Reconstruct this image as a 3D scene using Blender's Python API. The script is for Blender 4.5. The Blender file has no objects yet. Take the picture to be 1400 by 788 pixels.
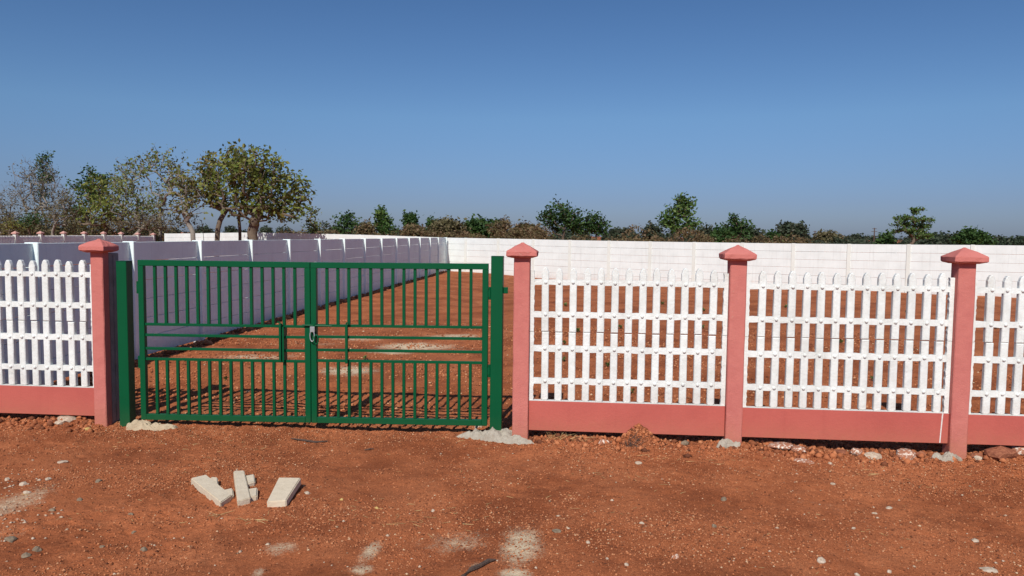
import bpy, bmesh, math, random
import numpy as np
from mathutils import Vector, Matrix
random.seed(7)
RNG = np.random.default_rng(11)
S = bpy.context.scene
COL = S.collection
# ------------------------------------------------------------------ camera, light, sky
FPX, CAMH, CAMD = 1050.0, 1.82, 7.117           # focal length in photo pixels, eye height, distance to the fence line
yaw, pitch, roll = math.atan(.086), math.radians(3.934), .0106
fwd = Vector((-math.sin(yaw)*math.cos(pitch), math.cos(yaw)*math.cos(pitch), -math.sin(pitch)))
r0 = Vector((math.cos(yaw), math.sin(yaw), 0)); u0 = r0.cross(fwd)
RT = r0*math.cos(roll)+u0*math.sin(roll); UP = -r0*math.sin(roll)+u0*math.cos(roll)
cam = bpy.data.cameras.new('camera'); camo = bpy.data.objects.new('camera', cam); COL.objects.link(camo)
cam.sensor_width = 36; cam.lens = 36*FPX/1400; cam.clip_end = 3000; cam.clip_start = .05
M = Matrix((RT, UP, -fwd)).transposed().to_4x4(); M.translation = Vector((0, -CAMD, CAMH))
camo.matrix_world = M; S.camera = camo

SUN = Vector((-.20, -1.66, 1.54)).normalized()
sl = bpy.data.lights.new('sun', 'SUN'); sl.energy = 4.6; sl.angle = math.radians(.5); sl.color = (1, .955, .88)
so = bpy.data.objects.new('sun', sl); COL.objects.link(so); so.rotation_euler = (-SUN).to_track_quat('-Z', 'Y').to_euler()
so.location = (0, -5, 12)
W = bpy.data.worlds.new('World'); S.world = W; W.use_nodes = True
wn = W.node_tree.nodes; wl = W.node_tree.links; bg = wn['Background']
sky = wn.new('ShaderNodeTexSky'); sky.sky_type = 'NISHITA'; sky.sun_disc = False
sky.sun_elevation = math.asin(SUN.z); sky.sun_rotation = math.atan2(SUN.x, SUN.y)
sky.air_density = 1.0; sky.dust_density = .6; sky.ozone_density = 2.2; sky.altitude = 200
# clear dry-season sky: deeper and bluer than the model's, slightly dulled by dust towards the horizon
tcw = wn.new('ShaderNodeTexCoord'); sep = wn.new('ShaderNodeSeparateXYZ'); wl.new(tcw.outputs['Generated'], sep.inputs[0])
rw = wn.new('ShaderNodeValToRGB'); wl.new(sep.outputs[2], rw.inputs[0]); er = rw.color_ramp.elements
while len(er) < 6: er.new(.5)
for e_, (p_, c_) in zip(er, ((0, (.335, .42, .70)), (.045, (.355, .44, .715)), (.147, (.455, .605, .80)), (.285, (.385, .55, .75)), (.6, (.54, .71, .90)), (1, (.60, .78, .95)))): e_.position = p_; e_.color = (*c_, 1)
mw = wn.new('ShaderNodeMix'); mw.data_type = 'RGBA'; mw.blend_type = 'MULTIPLY'; mw.inputs[0].default_value = 1
wl.new(sky.outputs[0], mw.inputs[6]); wl.new(rw.outputs[0], mw.inputs[7]); wl.new(mw.outputs[2], bg.inputs[0]); bg.inputs[1].default_value = .1
S.view_settings.view_transform = 'Standard'; S.view_settings.look = 'None'; S.view_settings.exposure = 0; S.view_settings.gamma = 1
S.render.resolution_x, S.render.resolution_y = 1024, 576
S.cycles.max_bounces = 6

# ------------------------------------------------------------------ helpers
CV = Vector((0, -CAMD, CAMH))
def ray(px, py): return fwd*FPX + RT*(px-700) + UP*(394-py)
def on_z(px, py, z=-.1):
    v = ray(px, py); t = (z-CAMH)/v.z; p = CV+v*t; return (p.x, p.y)
def place(px, dist):                                # ground point that many metres ahead, under that column
    hy = 322.7+(px-777)*.0107; v = ray(px, hy); t = dist/FPX; p = CV+v*t; return (p.x, p.y)
def height(px, py, dist):
    hy = 322.7+(px-777)*.0107; return CAMH+(hy-py)*dist/FPX

def tag(o, label=None, cat=None, group=None, kind=None):
    if label: o['label'] = label
    if cat: o['category'] = cat
    if group: o['group'] = group
    if kind: o['kind'] = kind
    return o
def link(name, me, mat=None, parent=None, loc=(0, 0, 0), rot=None):
    if mat and not me.materials: me.materials.append(mat)
    o = bpy.data.objects.new(name, me); COL.objects.link(o); o.location = loc
    if rot: o.rotation_euler = rot
    if parent: o.parent = parent
    return o
def empty(name, loc, label, cat, group=None, rot=None):
    o = bpy.data.objects.new(name, None); COL.objects.link(o); o.location = loc; o.empty_display_size = .2
    if rot: o.rotation_euler = rot
    return tag(o, label, cat, group)
def mesh(vs, fs, smooth=False, name='mesh'):
    me = bpy.data.meshes.new(name); me.from_pydata([tuple(v) for v in vs], [], fs)
    if smooth: me.polygons.foreach_set('use_smooth', [True]*len(me.polygons))
    me.update(); return me
class MB:
    def __init__(s): s.v = []; s.f = []
    def add(s, vs, fs):
        b = len(s.v); s.v += [tuple(v) for v in vs]; s.f += [tuple(i+b for i in f) for f in fs]; return s
    def box(s, x0, x1, y0, y1, z0, z1, c=0.0):
        # chamfered along every edge when c > 0
        if c <= 0:
            v = [(x, y, z) for z in (z0, z1) for y in (y0, y1) for x in (x0, x1)]
            return s.add(v, [(0, 2, 3, 1), (4, 5, 7, 6), (0, 1, 5, 4), (2, 6, 7, 3), (0, 4, 6, 2), (1, 3, 7, 5)])
        v = []; idx = {}
        for k, z in ((0, z0), (1, z1)):
            for j, y in ((0, y0), (1, y1)):
                for i, x in ((0, x0), (1, x1)):
                    dx = c*(1-2*i); dy = c*(1-2*j); dz = c*(1-2*k)
                    idx[i, j, k, 0] = len(v); v.append((x, y+dy, z+dz))
                    idx[i, j, k, 1] = len(v); v.append((x+dx, y, z+dz))
                    idx[i, j, k, 2] = len(v); v.append((x+dx, y+dy, z))
        f = []
        cyc = [(0, 0), (1, 0), (1, 1), (0, 1)]
        for i in (0, 1):
            q = [idx[i, a, b, 0] for a, b in cyc]; f.append(q if i else q[::-1])
            q = [idx[a, i, b, 1] for a, b in cyc]; f.append(q[::-1] if i else q)
            q = [idx[a, b, i, 2] for a, b in cyc]; f.append(q if i else q[::-1])
        for a in (0, 1):
            for b in (0, 1):
                f.append((idx[a, b, 0, 0], idx[a, b, 1, 0], idx[a, b, 1, 1], idx[a, b, 0, 1]) if a != b else (idx[a, b, 0, 1], idx[a, b, 1, 1], idx[a, b, 1, 0], idx[a, b, 0, 0]))
                f.append((idx[a, 0, b, 0], idx[a, 1, b, 0], idx[a, 1, b, 2], idx[a, 0, b, 2]) if a == b else (idx[a, 0, b, 2], idx[a, 1, b, 2], idx[a, 1, b, 0], idx[a, 0, b, 0]))
                f.append((idx[0, a, b, 1], idx[1, a, b, 1], idx[1, a, b, 2], idx[0, a, b, 2]) if a != b else (idx[0, a, b, 2], idx[1, a, b, 2], idx[1, a, b, 1], idx[0, a, b, 1]))
        for i in (0, 1):
            for j in (0, 1):
                for k in (0, 1):
                    t = (idx[i, j, k, 0], idx[i, j, k, 1], idx[i, j, k, 2])
                    f.append(t if (i+j+k) % 2 else t[::-1])
        return s.add(v, f)
    def tube(s, pts, rads, n=6, cap=True):
        b = len(s.v); k = len(pts)
        for i, p in enumerate(pts):
            p = Vector(p); a = Vector(pts[max(i-1, 0)]); c = Vector(pts[min(i+1, k-1)]); d = (c-a)
            d = d.normalized() if d.length > 1e-9 else Vector((0, 0, 1))
            e = d.cross(Vector((0, 1, 0)) if abs(d.y) < .9 else Vector((1, 0, 0))).normalized(); g = d.cross(e)
            for j in range(n):
                t = 2*math.pi*j/n; s.v.append(tuple(p+(e*math.cos(t)+g*math.sin(t))*rads[i]))
        for i in range(k-1):
            for j in range(n):
                j2 = (j+1) % n; s.f.append((b+i*n+j, b+i*n+j2, b+(i+1)*n+j2, b+(i+1)*n+j))
        if cap: s.f.append(tuple(b+j for j in range(n))[::-1]); s.f.append(tuple(b+(k-1)*n+j for j in range(n)))
        return s
    def mesh(s, smooth=False):
        me = mesh(s.v, s.f, smooth)
        bm = bmesh.new(); bm.from_mesh(me); bmesh.ops.recalc_face_normals(bm, faces=bm.faces); bm.to_mesh(me); bm.free()
        return me
    def obj(s, name, mat, parent=None, loc=(0, 0, 0), rot=None, smooth=False):
        return link(name, s.mesh(smooth), mat, parent, loc, rot)

# lattice noise (vectorised), the same function places the ground and everything lying on it
_T = RNG.random((256, 256))
def vn(x, y, seed=0):
    x = np.asarray(x, float)+seed*17.31+500; y = np.asarray(y, float)+seed*9.17+500
    xi = np.floor(x).astype(int); yi = np.floor(y).astype(int); fx = x-xi; fy = y-yi
    fx = fx*fx*(3-2*fx); fy = fy*fy*(3-2*fy)
    a = _T[xi & 255, yi & 255]; b = _T[(xi+1) & 255, yi & 255]; c = _T[xi & 255, (yi+1) & 255]; d = _T[(xi+1) & 255, (yi+1) & 255]
    return (a*(1-fx)+b*fx)*(1-fy)+(c*(1-fx)+d*fx)*fy-.5
def sst(a, b, x):
    t = np.clip((x-a)/(b-a), 0, 1); return t*t*(3-2*t)
def gauss(x, y, cx, cy, sx, sy): return np.exp(-((x-cx)/sx)**2-((y-cy)/sy)**2)
MOUNDS = []
def ground_h(x, y, fine=True):
    x = np.asarray(x, float); y = np.asarray(y, float)
    front = -.115-.02*sst(-1, 4, x)
    gate = sst(-4.6, -4.2, x)*(1-sst(-.9, -.5, x))
    h = front+(.022*gate)*gauss(0, y, 0, .15, 1, .55)
    h = h+(-front-.03)*sst(.5, 4.5, y)*(.85+.15*gate)
    h = h-.17*sst(-5.5, -1.5, x)*sst(4, 20, y)*(1-sst(40, 60, y))*(1-.6*sst(3, 11, x))
    near = 1-sst(30, 80, np.abs(y))
    h = h+near*(.05*vn(x*.6, y*.6, 1)+.028*vn(x*1.7, y*1.7, 2)+.016*vn(x*5, y*5, 3))
    for cx, cy, sx, sy, a in MOUNDS: h = h+a*gauss(x, y, cx, cy, sx, sy)
    if fine:
        m = 1-sst(8, 16, np.abs(y))
        rough = .6+1.6*np.clip(vn(x*.9, y*.9, 8)+.2, 0, 1)+1.2*gauss(0, y, 0, .25, 1, .35)
        h = h+m*rough*(.013*vn(x*13, y*13, 4)+.010*vn(x*29, y*29, 5)+.007*vn(x*55, y*55, 6))
    return h
def gz(x, y): return float(ground_h(x, y))
# earth banked against the feet of the fence
MOUNDS += [(-5.1, .1, .35, .12, .05), (1.15, -.05, .0, .0, .0)][:1]
mx, my = on_z(874, 600); MOUNDS.append((mx, my-.16, .14, .10, .13)); MOUNDS.append((mx-.10, my-.14, .09, .08, .04))
MOUNDS.append((1.9, .12, .35, .1, .045)); MOUNDS.append((2.75, .1, .25, .1, .03)); MOUNDS.append((3.9, .06, .3, .12, .06)); MOUNDS.append((0.0, .12, .4, .08, .03))

# ------------------------------------------------------------------ materials
def new_mat(name):
    m = bpy.data.materials.new(name); m.use_nodes = True; nt = m.node_tree; return m, nt, nt.nodes, nt.links, nt.nodes['Principled BSDF']
def ramp(N, stops):
    r = N.new('ShaderNodeValToRGB'); e = r.color_ramp.elements
    while len(e) < len(stops): e.new(.5)
    for i, (p, c) in enumerate(stops):
        e[i].position = p; e[i].color = (*c, 1) if len(c) == 3 else c
    return r
def noise(N, L, scale, detail=5, rough=.6, vec=None, dist=0):
    n = N.new('ShaderNodeTexNoise'); n.inputs['Scale'].default_value = scale; n.inputs['Detail'].default_value = detail
    n.inputs['Roughness'].default_value = rough; n.inputs['Distortion'].default_value = dist
    if vec: L.new(vec, n.inputs['Vector'])
    return n
def mixc(N, L, fac, a, b, mode='MIX'):
    m = N.new('ShaderNodeMix'); m.data_type = 'RGBA'; m.blend_type = mode
    for s, v in (('Factor', fac), ('A', a), ('B', b)):
        i = [q for q in m.inputs if q.name == s and (q.type == 'RGBA' or s == 'Factor' and q.type == 'VALUE')][0]
        if hasattr(v, 'links'): L.new(v, i)
        elif isinstance(v, (int, float)): i.default_value = v
        else: i.default_value = (*v, 1)
    return [q for q in m.outputs if q.type == 'RGBA'][0]
def math_(N, L, op, a, b=None, clamp=False):
    m = N.new('ShaderNodeMath'); m.operation = op; m.use_clamp = clamp
    for i, v in enumerate((a, b)):
        if v is None: continue
        if hasattr(v, 'links'): L.new(v, m.inputs[i])
        else: m.inputs[i].default_value = v
    return m.outputs[0]
def paint(name, base, stain, amount=.5, scale=6, rough=.75, bump=.25, bscale=60, streak=False, chips=None, spec=.3, dust=0, dz=(-.15, .35)):
    m, nt, N, L, P = new_mat(name)
    tc = N.new('ShaderNodeTexCoord'); geo = N.new('ShaderNodeNewGeometry'); vec = geo.outputs['Position']
    n1 = noise(N, L, scale, 6, .65, vec)
    r1 = ramp(N, [(.42, (0, 0, 0)), (.75, (1, 1, 1))]); L.new(n1.outputs[0], r1.inputs[0])
    n0 = noise(N, L, scale*.18, 3, .5, vec); r0_ = ramp(N, [(.35, (0, 0, 0)), (.7, (1, 1, 1))]); L.new(n0.outputs[0], r0_.inputs[0])
    fac = math_(N, L, 'MULTIPLY', r1.outputs[0], amount); fac = math_(N, L, 'MULTIPLY_ADD', fac, .6)
    fac.node.inputs[2].default_value = 0
    L.new(math_(N, L, 'MULTIPLY', r0_.outputs[0], amount*.4), fac.node.inputs[2])
    c = mixc(N, L, fac, base, stain)
    if streak:
        mp = N.new('ShaderNodeMapping'); mp.inputs['Scale'].default_value = (14, 14, .7); L.new(vec, mp.inputs[0])
        ns = noise(N, L, 1.0, 4, .6, mp.outputs[0]); rs = ramp(N, [(.55, (0, 0, 0)), (.8, (1, 1, 1))]); L.new(ns.outputs[0], rs.inputs[0])
        c = mixc(N, L, math_(N, L, 'MULTIPLY', rs.outputs[0], streak), c, stain)
    if chips:
        nc = noise(N, L, 38, 5, .75, vec); rc = ramp(N, [(.62, (0, 0, 0)), (.67, (1, 1, 1))]); L.new(nc.outputs[0], rc.inputs[0])
        n3 = noise(N, L, 2.6, 2, .5, vec); r3 = ramp(N, [(.5, (0, 0, 0)), (.62, (1, 1, 1))]); L.new(n3.outputs[0], r3.inputs[0])
        c = mixc(N, L, math_(N, L, 'MULTIPLY', rc.outputs[0], r3.outputs[0]), c, chips)
    if dust:                                        # red soil splashed up by rain
        sp = N.new('ShaderNodeSeparateXYZ'); L.new(vec, sp.inputs[0])
        mr = N.new('ShaderNodeMapRange'); mr.inputs[1].default_value = dz[0]; mr.inputs[2].default_value = dz[1]; mr.inputs[3].default_value = 1; mr.inputs[4].default_value = 0; L.new(sp.outputs[2], mr.inputs[0])
        nd = noise(N, L, 13, 6, .75, vec); nd2 = noise(N, L, 120, 3, .7, vec)
        dd = math_(N, L, 'ADD', math_(N, L, 'MULTIPLY', nd.outputs[0], 1.1), math_(N, L, 'MULTIPLY', nd2.outputs[0], .5))
        rd = ramp(N, [(.45, (.12, .12, .12)), (1.0, (1, 1, 1))]); L.new(dd, rd.inputs[0])
        dd = math_(N, L, 'MULTIPLY', math_(N, L, 'MULTIPLY', rd.outputs[0], math_(N, L, 'POWER', mr.outputs[0], 1.6)), dust, True)
        c = mixc(N, L, dd, c, (.40, .17, .09))
    L.new(c, P.inputs['Base Color']); P.inputs['Roughness'].default_value = rough; P.inputs['Specular IOR Level'].default_value = spec
    nb = noise(N, L, bscale, 6, .7, vec); nb2 = noise(N, L, bscale*.12, 4, .6, vec)
    bsum = math_(N, L, 'ADD', nb.outputs[0], math_(N, L, 'MULTIPLY', nb2.outputs[0], 1.5))
    b = N.new('ShaderNodeBump'); b.inputs['Strength'].default_value = bump; b.inputs['Distance'].default_value = .01
    L.new(bsum, b.inputs['Height']); L.new(b.outputs[0], P.inputs['Normal'])
    return m
M_white = paint('whitewash', (.78, .81, .785), (.50, .50, .46), .75, 9, .88, .6, 60, streak=.5, chips=(.34, .32, .29), dust=.35, dz=(.2, .45))
M_wall = paint('wall_whitewash', (.74, .77, .75), (.50, .51, .49), .5, 2.2, .88, .3, 30, streak=.5, dust=.6, dz=(-.3, .15))
M_wpost = paint('post_whitewash', (.70, .71, .66), (.5, .50, .45), .4, 3, .88, .25, 30, streak=.2)
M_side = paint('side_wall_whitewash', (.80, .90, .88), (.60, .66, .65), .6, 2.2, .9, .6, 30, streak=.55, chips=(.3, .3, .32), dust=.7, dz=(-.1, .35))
M_pink = paint('pink_paint', (.55, .185, .155), (.45, .13, .115), .85, 7, .85, .55, 90, streak=.35, chips=(.50, .30, .24), spec=.12, dust=.9, dz=(-.15, .25))
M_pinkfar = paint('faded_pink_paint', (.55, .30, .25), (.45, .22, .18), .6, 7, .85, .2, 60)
M_plinth = paint('pink_plinth_paint', (.48, .118, .095), (.40, .09, .075), .9, 3, .8, .3, 60, streak=.5, spec=.12, dust=.55, dz=(-.05, .22))
M_green = paint('green_gloss_paint', (.0008, .078, .028), (.001, .055, .020), .5, 5, .42, .06, 120, spec=.18, dust=.06, dz=(-.1, .15))
M_zinc = paint('galvanised_steel', (.46, .50, .50), (.3, .33, .33), .5, 30, .4, .05, 80, spec=.6); M_zinc.node_tree.nodes['Principled BSDF'].inputs['Metallic'].default_value = .6
M_dark = paint('dark_iron', (.02, .02, .02), (.05, .04, .03), .5, 30, .6, .1, 80)
M_conc = paint('raw_concrete', (.42, .38, .31), (.24, .18, .13), 1.0, 16, .95, 1.0, 45, chips=(.34, .16, .09))
M_buff = paint('buff_mortar', (.50, .40, .27), (.34, .24, .15), 1.0, 12, .95, 1.0, 45, chips=(.4, .2, .11))
M_rawp = paint('grey_precast_post', (.30, .28, .27), (.16, .15, .15), .9, 9, .95, .6, 50, streak=.6, dust=.5, dz=(-.1, .4))
M_precast = paint('pale_precast_concrete', (.66, .56, .42), (.50, .40, .28), .7, 22, .92, .5, 80)
M_wood = paint('dark_bark', (.07, .045, .035), (.13, .09, .07), .8, 30, .95, .8, 60)

def stone_mat(name, a, b, sharp=False):
    m, nt, N, L, P = new_mat(name)
    at = N.new('ShaderNodeAttribute'); at.attribute_name = 'tint'
    geo = N.new('ShaderNodeNewGeometry'); n = noise(N, L, 40, 4, .6, geo.outputs['Position'])
    f = math_(N, L, 'ADD', math_(N, L, 'MULTIPLY', n.outputs[0], .9), math_(N, L, 'MULTIPLY', at.outputs['Fac'], .3))
    r = ramp(N, [(.47, a), (.55, b)] if sharp else [(.35, a), (.75, b)]); L.new(f, r.inputs[0]); L.new(r.outputs[0], P.inputs['Base Color'])
    P.inputs['Roughness'].default_value = .95; P.inputs['Specular IOR Level'].default_value = .15
    bp = N.new('ShaderNodeBump'); bp.inputs['Strength'].default_value = .6; bp.inputs['Distance'].default_value = .006
    L.new(n.outputs[0], bp.inputs['Height']); L.new(bp.outputs[0], P.inputs['Normal'])
    return m
M_pale = stone_mat('pale_stone', (.36, .27, .19), (.66, .56, .45))
M_limew = stone_mat('lime_splashed_stone', (.34, .15, .09), (.70, .62, .52), True)
M_pebble = stone_mat('dull_pebble', (.30, .17, .10), (.54, .42, .31))
M_grey = stone_mat('grey_stone', (.17, .125, .085), (.33, .26, .18))
M_redst = stone_mat('laterite_stone', (.20, .07, .04), (.42, .17, .09))
M_yellow = stone_mat('yellow_stone', (.45, .30, .10), (.62, .46, .2))

# soil
PALE = []      # x, y, sx, sy, strength: cement and lime spilled on the soil
def patch(px, py, wpx, hpx, s, rot=0):
    x, y = on_z(px, py); x2, _ = on_z(px+wpx, py); _, y2 = on_z(px, py-hpx); PALE.append((x, y, abs(x2-x), abs(y2-y), s))
patch(712, 745, 36, 30, 1.0); patch(722, 727, 40, 18, .45); patch(625, 738, 75, 22, .62); patch(507, 750, 18, 22, .85); patch(495, 776, 24, 10, .85); patch(705, 784, 32, 9, 1.0); patch(648, 775, 16, 8, .7); patch(384, 745, 34, 14, .7); patch(355, 778, 14, 12, .7)
patch(5, 690, 45, 45, .75); patch(20, 725, 40, 30, .45); patch(1352, 766, 16, 5, .8); patch(1115, 683, 55, 4, .5); patch(350, 740, 50, 18, .3); patch(1050, 640, 40, 8, .35)
patch(790, 605, 60, 6, .4); patch(380, 748, 30, 14, .35)
def yard(px, py, wpx, hpx, s):
    x, y = on_z(px, py, -.03); x2, _ = on_z(px+wpx, py, -.03); _, y2 = on_z(px, py-hpx, -.03); PALE.append((x, y, abs(x2-x), abs(y2-y), s))
yard(570, 474, 75, 6, 1.0); yard(625, 460, 55, 5, .9); yard(490, 463, 55, 5, .8); yard(475, 505, 55, 8, .95); yard(350, 487, 80, 5, .85); yard(530, 481, 50, 4, .9); yard(440, 470, 70, 5, .5); yard(560, 440, 90, 5, .4)
def pale_at(x, y):
    v = np.zeros(np.shape(x))
    for cx, cy, sx, sy, s in PALE: v = np.maximum(v, s*gauss(x, y, cx, cy, sx, sy))
    return v
def soil_mat():
    m, nt, N, L, P = new_mat('red_laterite_soil')
    geo = N.new('ShaderNodeNewGeometry'); vec = geo.outputs['Position']
    a1 = noise(N, L, .55, 4, .6, vec); a2 = noise(N, L, 3.2, 5, .7, vec); a3 = noise(N, L, 55, 4, .75, vec); a4 = noise(N, L, 160, 3, .8, vec)
    c1 = ramp(N, [(.3, (.30, .090, .036)), (.5, (.405, .130, .053)), (.72, (.48, .180, .082))]); L.new(a1.outputs[0], c1.inputs[0])
    c2 = ramp(N, [(.3, (.26, .090, .041)), (.5, (.415, .135, .055)), (.72, (.53, .205, .095))]); L.new(a2.outputs[0], c2.inputs[0])
    c = mixc(N, L, .5, c1.outputs[0], c2.outputs[0])
    g = ramp(N, [(.30, (.30, .22, .20)), (.44, (.9, .9, .9)), (.58, (1.0, 1.0, 1.0)), (.70, (1.6, 1.65, 1.6))]); L.new(a3.outputs[0], g.inputs[0])
    c = mixc(N, L, .8, c, g.outputs[0], 'MULTIPLY')
    g2 = ramp(N, [(.30, (.5, .45, .42)), (.5, (1, 1, 1)), (.72, (1.5, 1.5, 1.45))]); L.new(a4.outputs[0], g2.inputs[0])
    c = mixc(N, L, .9, c, g2.outputs[0], 'MULTIPLY')
    a0 = noise(N, L, 1.1, 5, .65, vec, .6); r0s = ramp(N, [(.40, (.70, .64, .62)), (.52, (.94, .92, .91)), (.66, (1.06, 1.03, 1.01))]); L.new(a0.outputs[0], r0s.inputs[0])
    c = mixc(N, L, 1.0, c, r0s.outputs[0], 'MULTIPLY')
    at = N.new('ShaderNodeAttribute'); at.attribute_name = 'pale'
    pn = noise(N, L, 7, 8, .8, vec, .8); pn2 = noise(N, L, 75, 4, .8, vec)
    pf = math_(N, L, 'SUBTRACT', math_(N, L, 'MULTIPLY', at.outputs['Fac'], 1.6), math_(N, L, 'MULTIPLY', pn.outputs[0], 1.75))
    pf = math_(N, L, 'ADD', pf, math_(N, L, 'MULTIPLY', math_(N, L, 'SUBTRACT', pn2.outputs[0], .42), 1.8))
    pf = math_(N, L, 'MULTIPLY', pf, 1.3, True)
    c = mixc(N, L, pf, c, (.62, .49, .33))
    # dry scrub cover beyond the yard
    L.new(c, P.inputs['Base Color']); P.inputs['Roughness'].default_value = .97; P.inputs['Specular IOR Level'].default_value = .1
    h = math_(N, L, 'ADD', math_(N, L, 'MULTIPLY', a3.outputs[0], 1.0), math_(N, L, 'MULTIPLY', a4.outputs[0], .5))
    b = N.new('ShaderNodeBump'); b.inputs['Strength'].default_value = .9; b.inputs['Distance'].default_value = .012
    L.new(h, b.inputs['Height']); L.new(b.outputs[0], P.inputs['Normal'])
    return m
M_soil = soil_mat()
def grit_mat():
    m, nt, N, L, P = new_mat('laterite_grit')
    at = N.new('ShaderNodeAttribute'); at.attribute_name = 'tint'
    r = ramp(N, [(0, (.11, .04, .022)), (.25, (.27, .09, .040)), (.7, (.42, .145, .062)), (.90, (.50, .21, .10)), (.975, (.52, .29, .16)), (.997, (.58, .42, .27)), (1, (.2, .15, .10))])
    L.new(at.outputs['Fac'], r.inputs[0]); L.new(r.outputs[0], P.inputs['Base Color']); P.inputs['Roughness'].default_value = .95; P.inputs['Specular IOR Level'].default_value = .12
    return m
M_grit = grit_mat()
def leaf_mat(name, cols, trans=.35):
    m, nt, N, L, P = new_mat(name)
    at = N.new('ShaderNodeAttribute'); at.attribute_name = 'tint'
    r = ramp(N, [(i/(len(cols)-1), c) for i, c in enumerate(cols)]); L.new(at.outputs['Fac'], r.inputs[0]); L.new(r.outputs[0], P.inputs['Base Color'])
    P.inputs['Roughness'].default_value = .6; P.inputs['Specular IOR Level'].default_value = .3
    t = N.new('ShaderNodeBsdfTranslucent'); L.new(r.outputs[0], t.inputs[0]); mx_ = N.new('ShaderNodeMixShader'); mx_.inputs[0].default_value = trans
    L.new(P.outputs[0], mx_.inputs[1]); L.new(t.outputs[0], mx_.inputs[2]); L.new(mx_.outputs[0], N['Material Output'].inputs[0])
    return m
L_teak = leaf_mat('broad_leaves', [(.06, .085, .018), (.13, .17, .032), (.22, .24, .052), (.28, .25, .07)])
L_rust = leaf_mat('rusty_leaves', [(.07, .08, .02), (.15, .165, .035), (.23, .21, .05), (.27, .18, .06)])
L_dark = leaf_mat('dark_leaves', [(.015, .042, .012), (.035, .080, .020), (.06, .115, .028), (.10, .16, .038)])
L_fresh = leaf_mat('fresh_leaves', [(.025, .06, .015), (.06, .12, .025), (.11, .18, .04), (.16, .22, .06)])
L_dry = leaf_mat('dry_leaves', [(.06, .06, .025), (.13, .115, .05), (.18, .15, .075), (.20, .15, .09)])
L_brown = leaf_mat('brown_scrub_twigs', [(.07, .07, .028), (.14, .11, .045), (.22, .14, .08), (.14, .15, .055)])
L_far = leaf_mat('far_foliage', [(.03, .05, .03), (.05, .075, .04), (.075, .09, .055), (.10, .09, .065)])
M_bark = paint('bark', (.16, .12, .085), (.08, .06, .045), .9, 12, .95, .8, 30)
M_bark2 = paint('pale_bark', (.26, .225, .19), (.14, .12, .10), .9, 12, .95, .8, 30)

# ------------------------------------------------------------------ ground
def axis(lo, hi, step, far, grow=1.09, neg=None):
    a = list(np.arange(lo, hi+1e-6, step)); s = step; x = hi
    while x < far: s *= grow; x += s; a.append(x)
    s = step; x = lo; pre = []
    lim = neg if neg is not None else -far
    while x > lim: s *= grow; x -= s; pre.append(x)
    return np.array(pre[::-1]+a)
gx = axis(-6.0, 5.2, .018, 1500, 1.07); gy = axis(-3.6, 1.9, .018, 2500, 1.035, neg=-60)
GX, GY = np.meshgrid(gx, gy); nx, ny = len(gx), len(gy)
GZ = ground_h(GX, GY)
me = bpy.data.meshes.new('ground'); me.vertices.add(nx*ny)
me.vertices.foreach_set('co', np.stack([GX, GY, GZ], -1).ravel().astype(np.float32))
i = np.arange(nx*ny).reshape(ny, nx); q = np.stack([i[:-1, :-1], i[:-1, 1:], i[1:, 1:], i[1:, :-1]], -1).reshape(-1, 4)
me.loops.add(q.size); me.loops.foreach_set('vertex_index', q.ravel().astype(np.int32)); me.polygons.add(len(q))
me.polygons.foreach_set('loop_start', (np.arange(len(q))*4).astype(np.int32)); me.update(calc_edges=True)
me.polygons.foreach_set('use_smooth', np.ones(len(q), bool))
at = me.attributes.new('pale', 'FLOAT', 'POINT'); at.data.foreach_set('value', pale_at(GX, GY).ravel().astype(np.float32))
tag(link('ground', me, M_soil), 'bare red laterite soil running from the foreground through the fenced yard', None, None, 'structure')

# grit: thousands of small lumps lying on the soil
OCT_F = np.array([(0, 2, 4), (2, 1, 4), (1, 3, 4), (3, 0, 4), (2, 0, 5), (1, 2, 5), (3, 1, 5), (0, 3, 5)])
def lumps(name, xs, ys, sizes, tints, mat, flat=.65, sink=.15):
    n = len(xs); base = np.array([(1, 0, 0), (-1, 0, 0), (0, 1, 0), (0, -1, 0), (0, 0, 1), (0, 0, -1)], float)
    v = base[None]*(1+.5*(RNG.random((n, 6, 1))-.3)); v += .28*(RNG.random((n, 6, 3))-.5)
    v[..., 2] *= flat; a = RNG.random(n)*6.283; ca, sa = np.cos(a), np.sin(a)
    X = v[..., 0]*ca[:, None]-v[..., 1]*sa[:, None]; Y = v[..., 0]*sa[:, None]+v[..., 1]*ca[:, None]*1
    st = (.75+.6*RNG.random(n))[:, None]
    co = np.stack([X*sizes[:, None]*st+xs[:, None], Y*sizes[:, None]+ys[:, None], v[..., 2]*sizes[:, None]+(ground_h(xs, ys)+sizes*flat*(.5-sink))[:, None]], -1).reshape(-1, 3)
    F = (OCT_F[None]+6*np.arange(n)[:, None, None]).reshape(-1, 3)
    me = bpy.data.meshes.new(name); me.vertices.add(len(co)); me.vertices.foreach_set('co', co.ravel().astype(np.float32))
    me.loops.add(F.size); me.loops.foreach_set('vertex_index', F.ravel().astype(np.int32)); me.polygons.add(len(F))
    me.polygons.foreach_set('loop_start', (np.arange(len(F))*3).astype(np.int32)); me.update(calc_edges=True)
    at = me.attributes.new('tint', 'FLOAT', 'FACE'); at.data.foreach_set('value', np.repeat(tints, 8).astype(np.float32))
    return link(name, me, mat)
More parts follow.
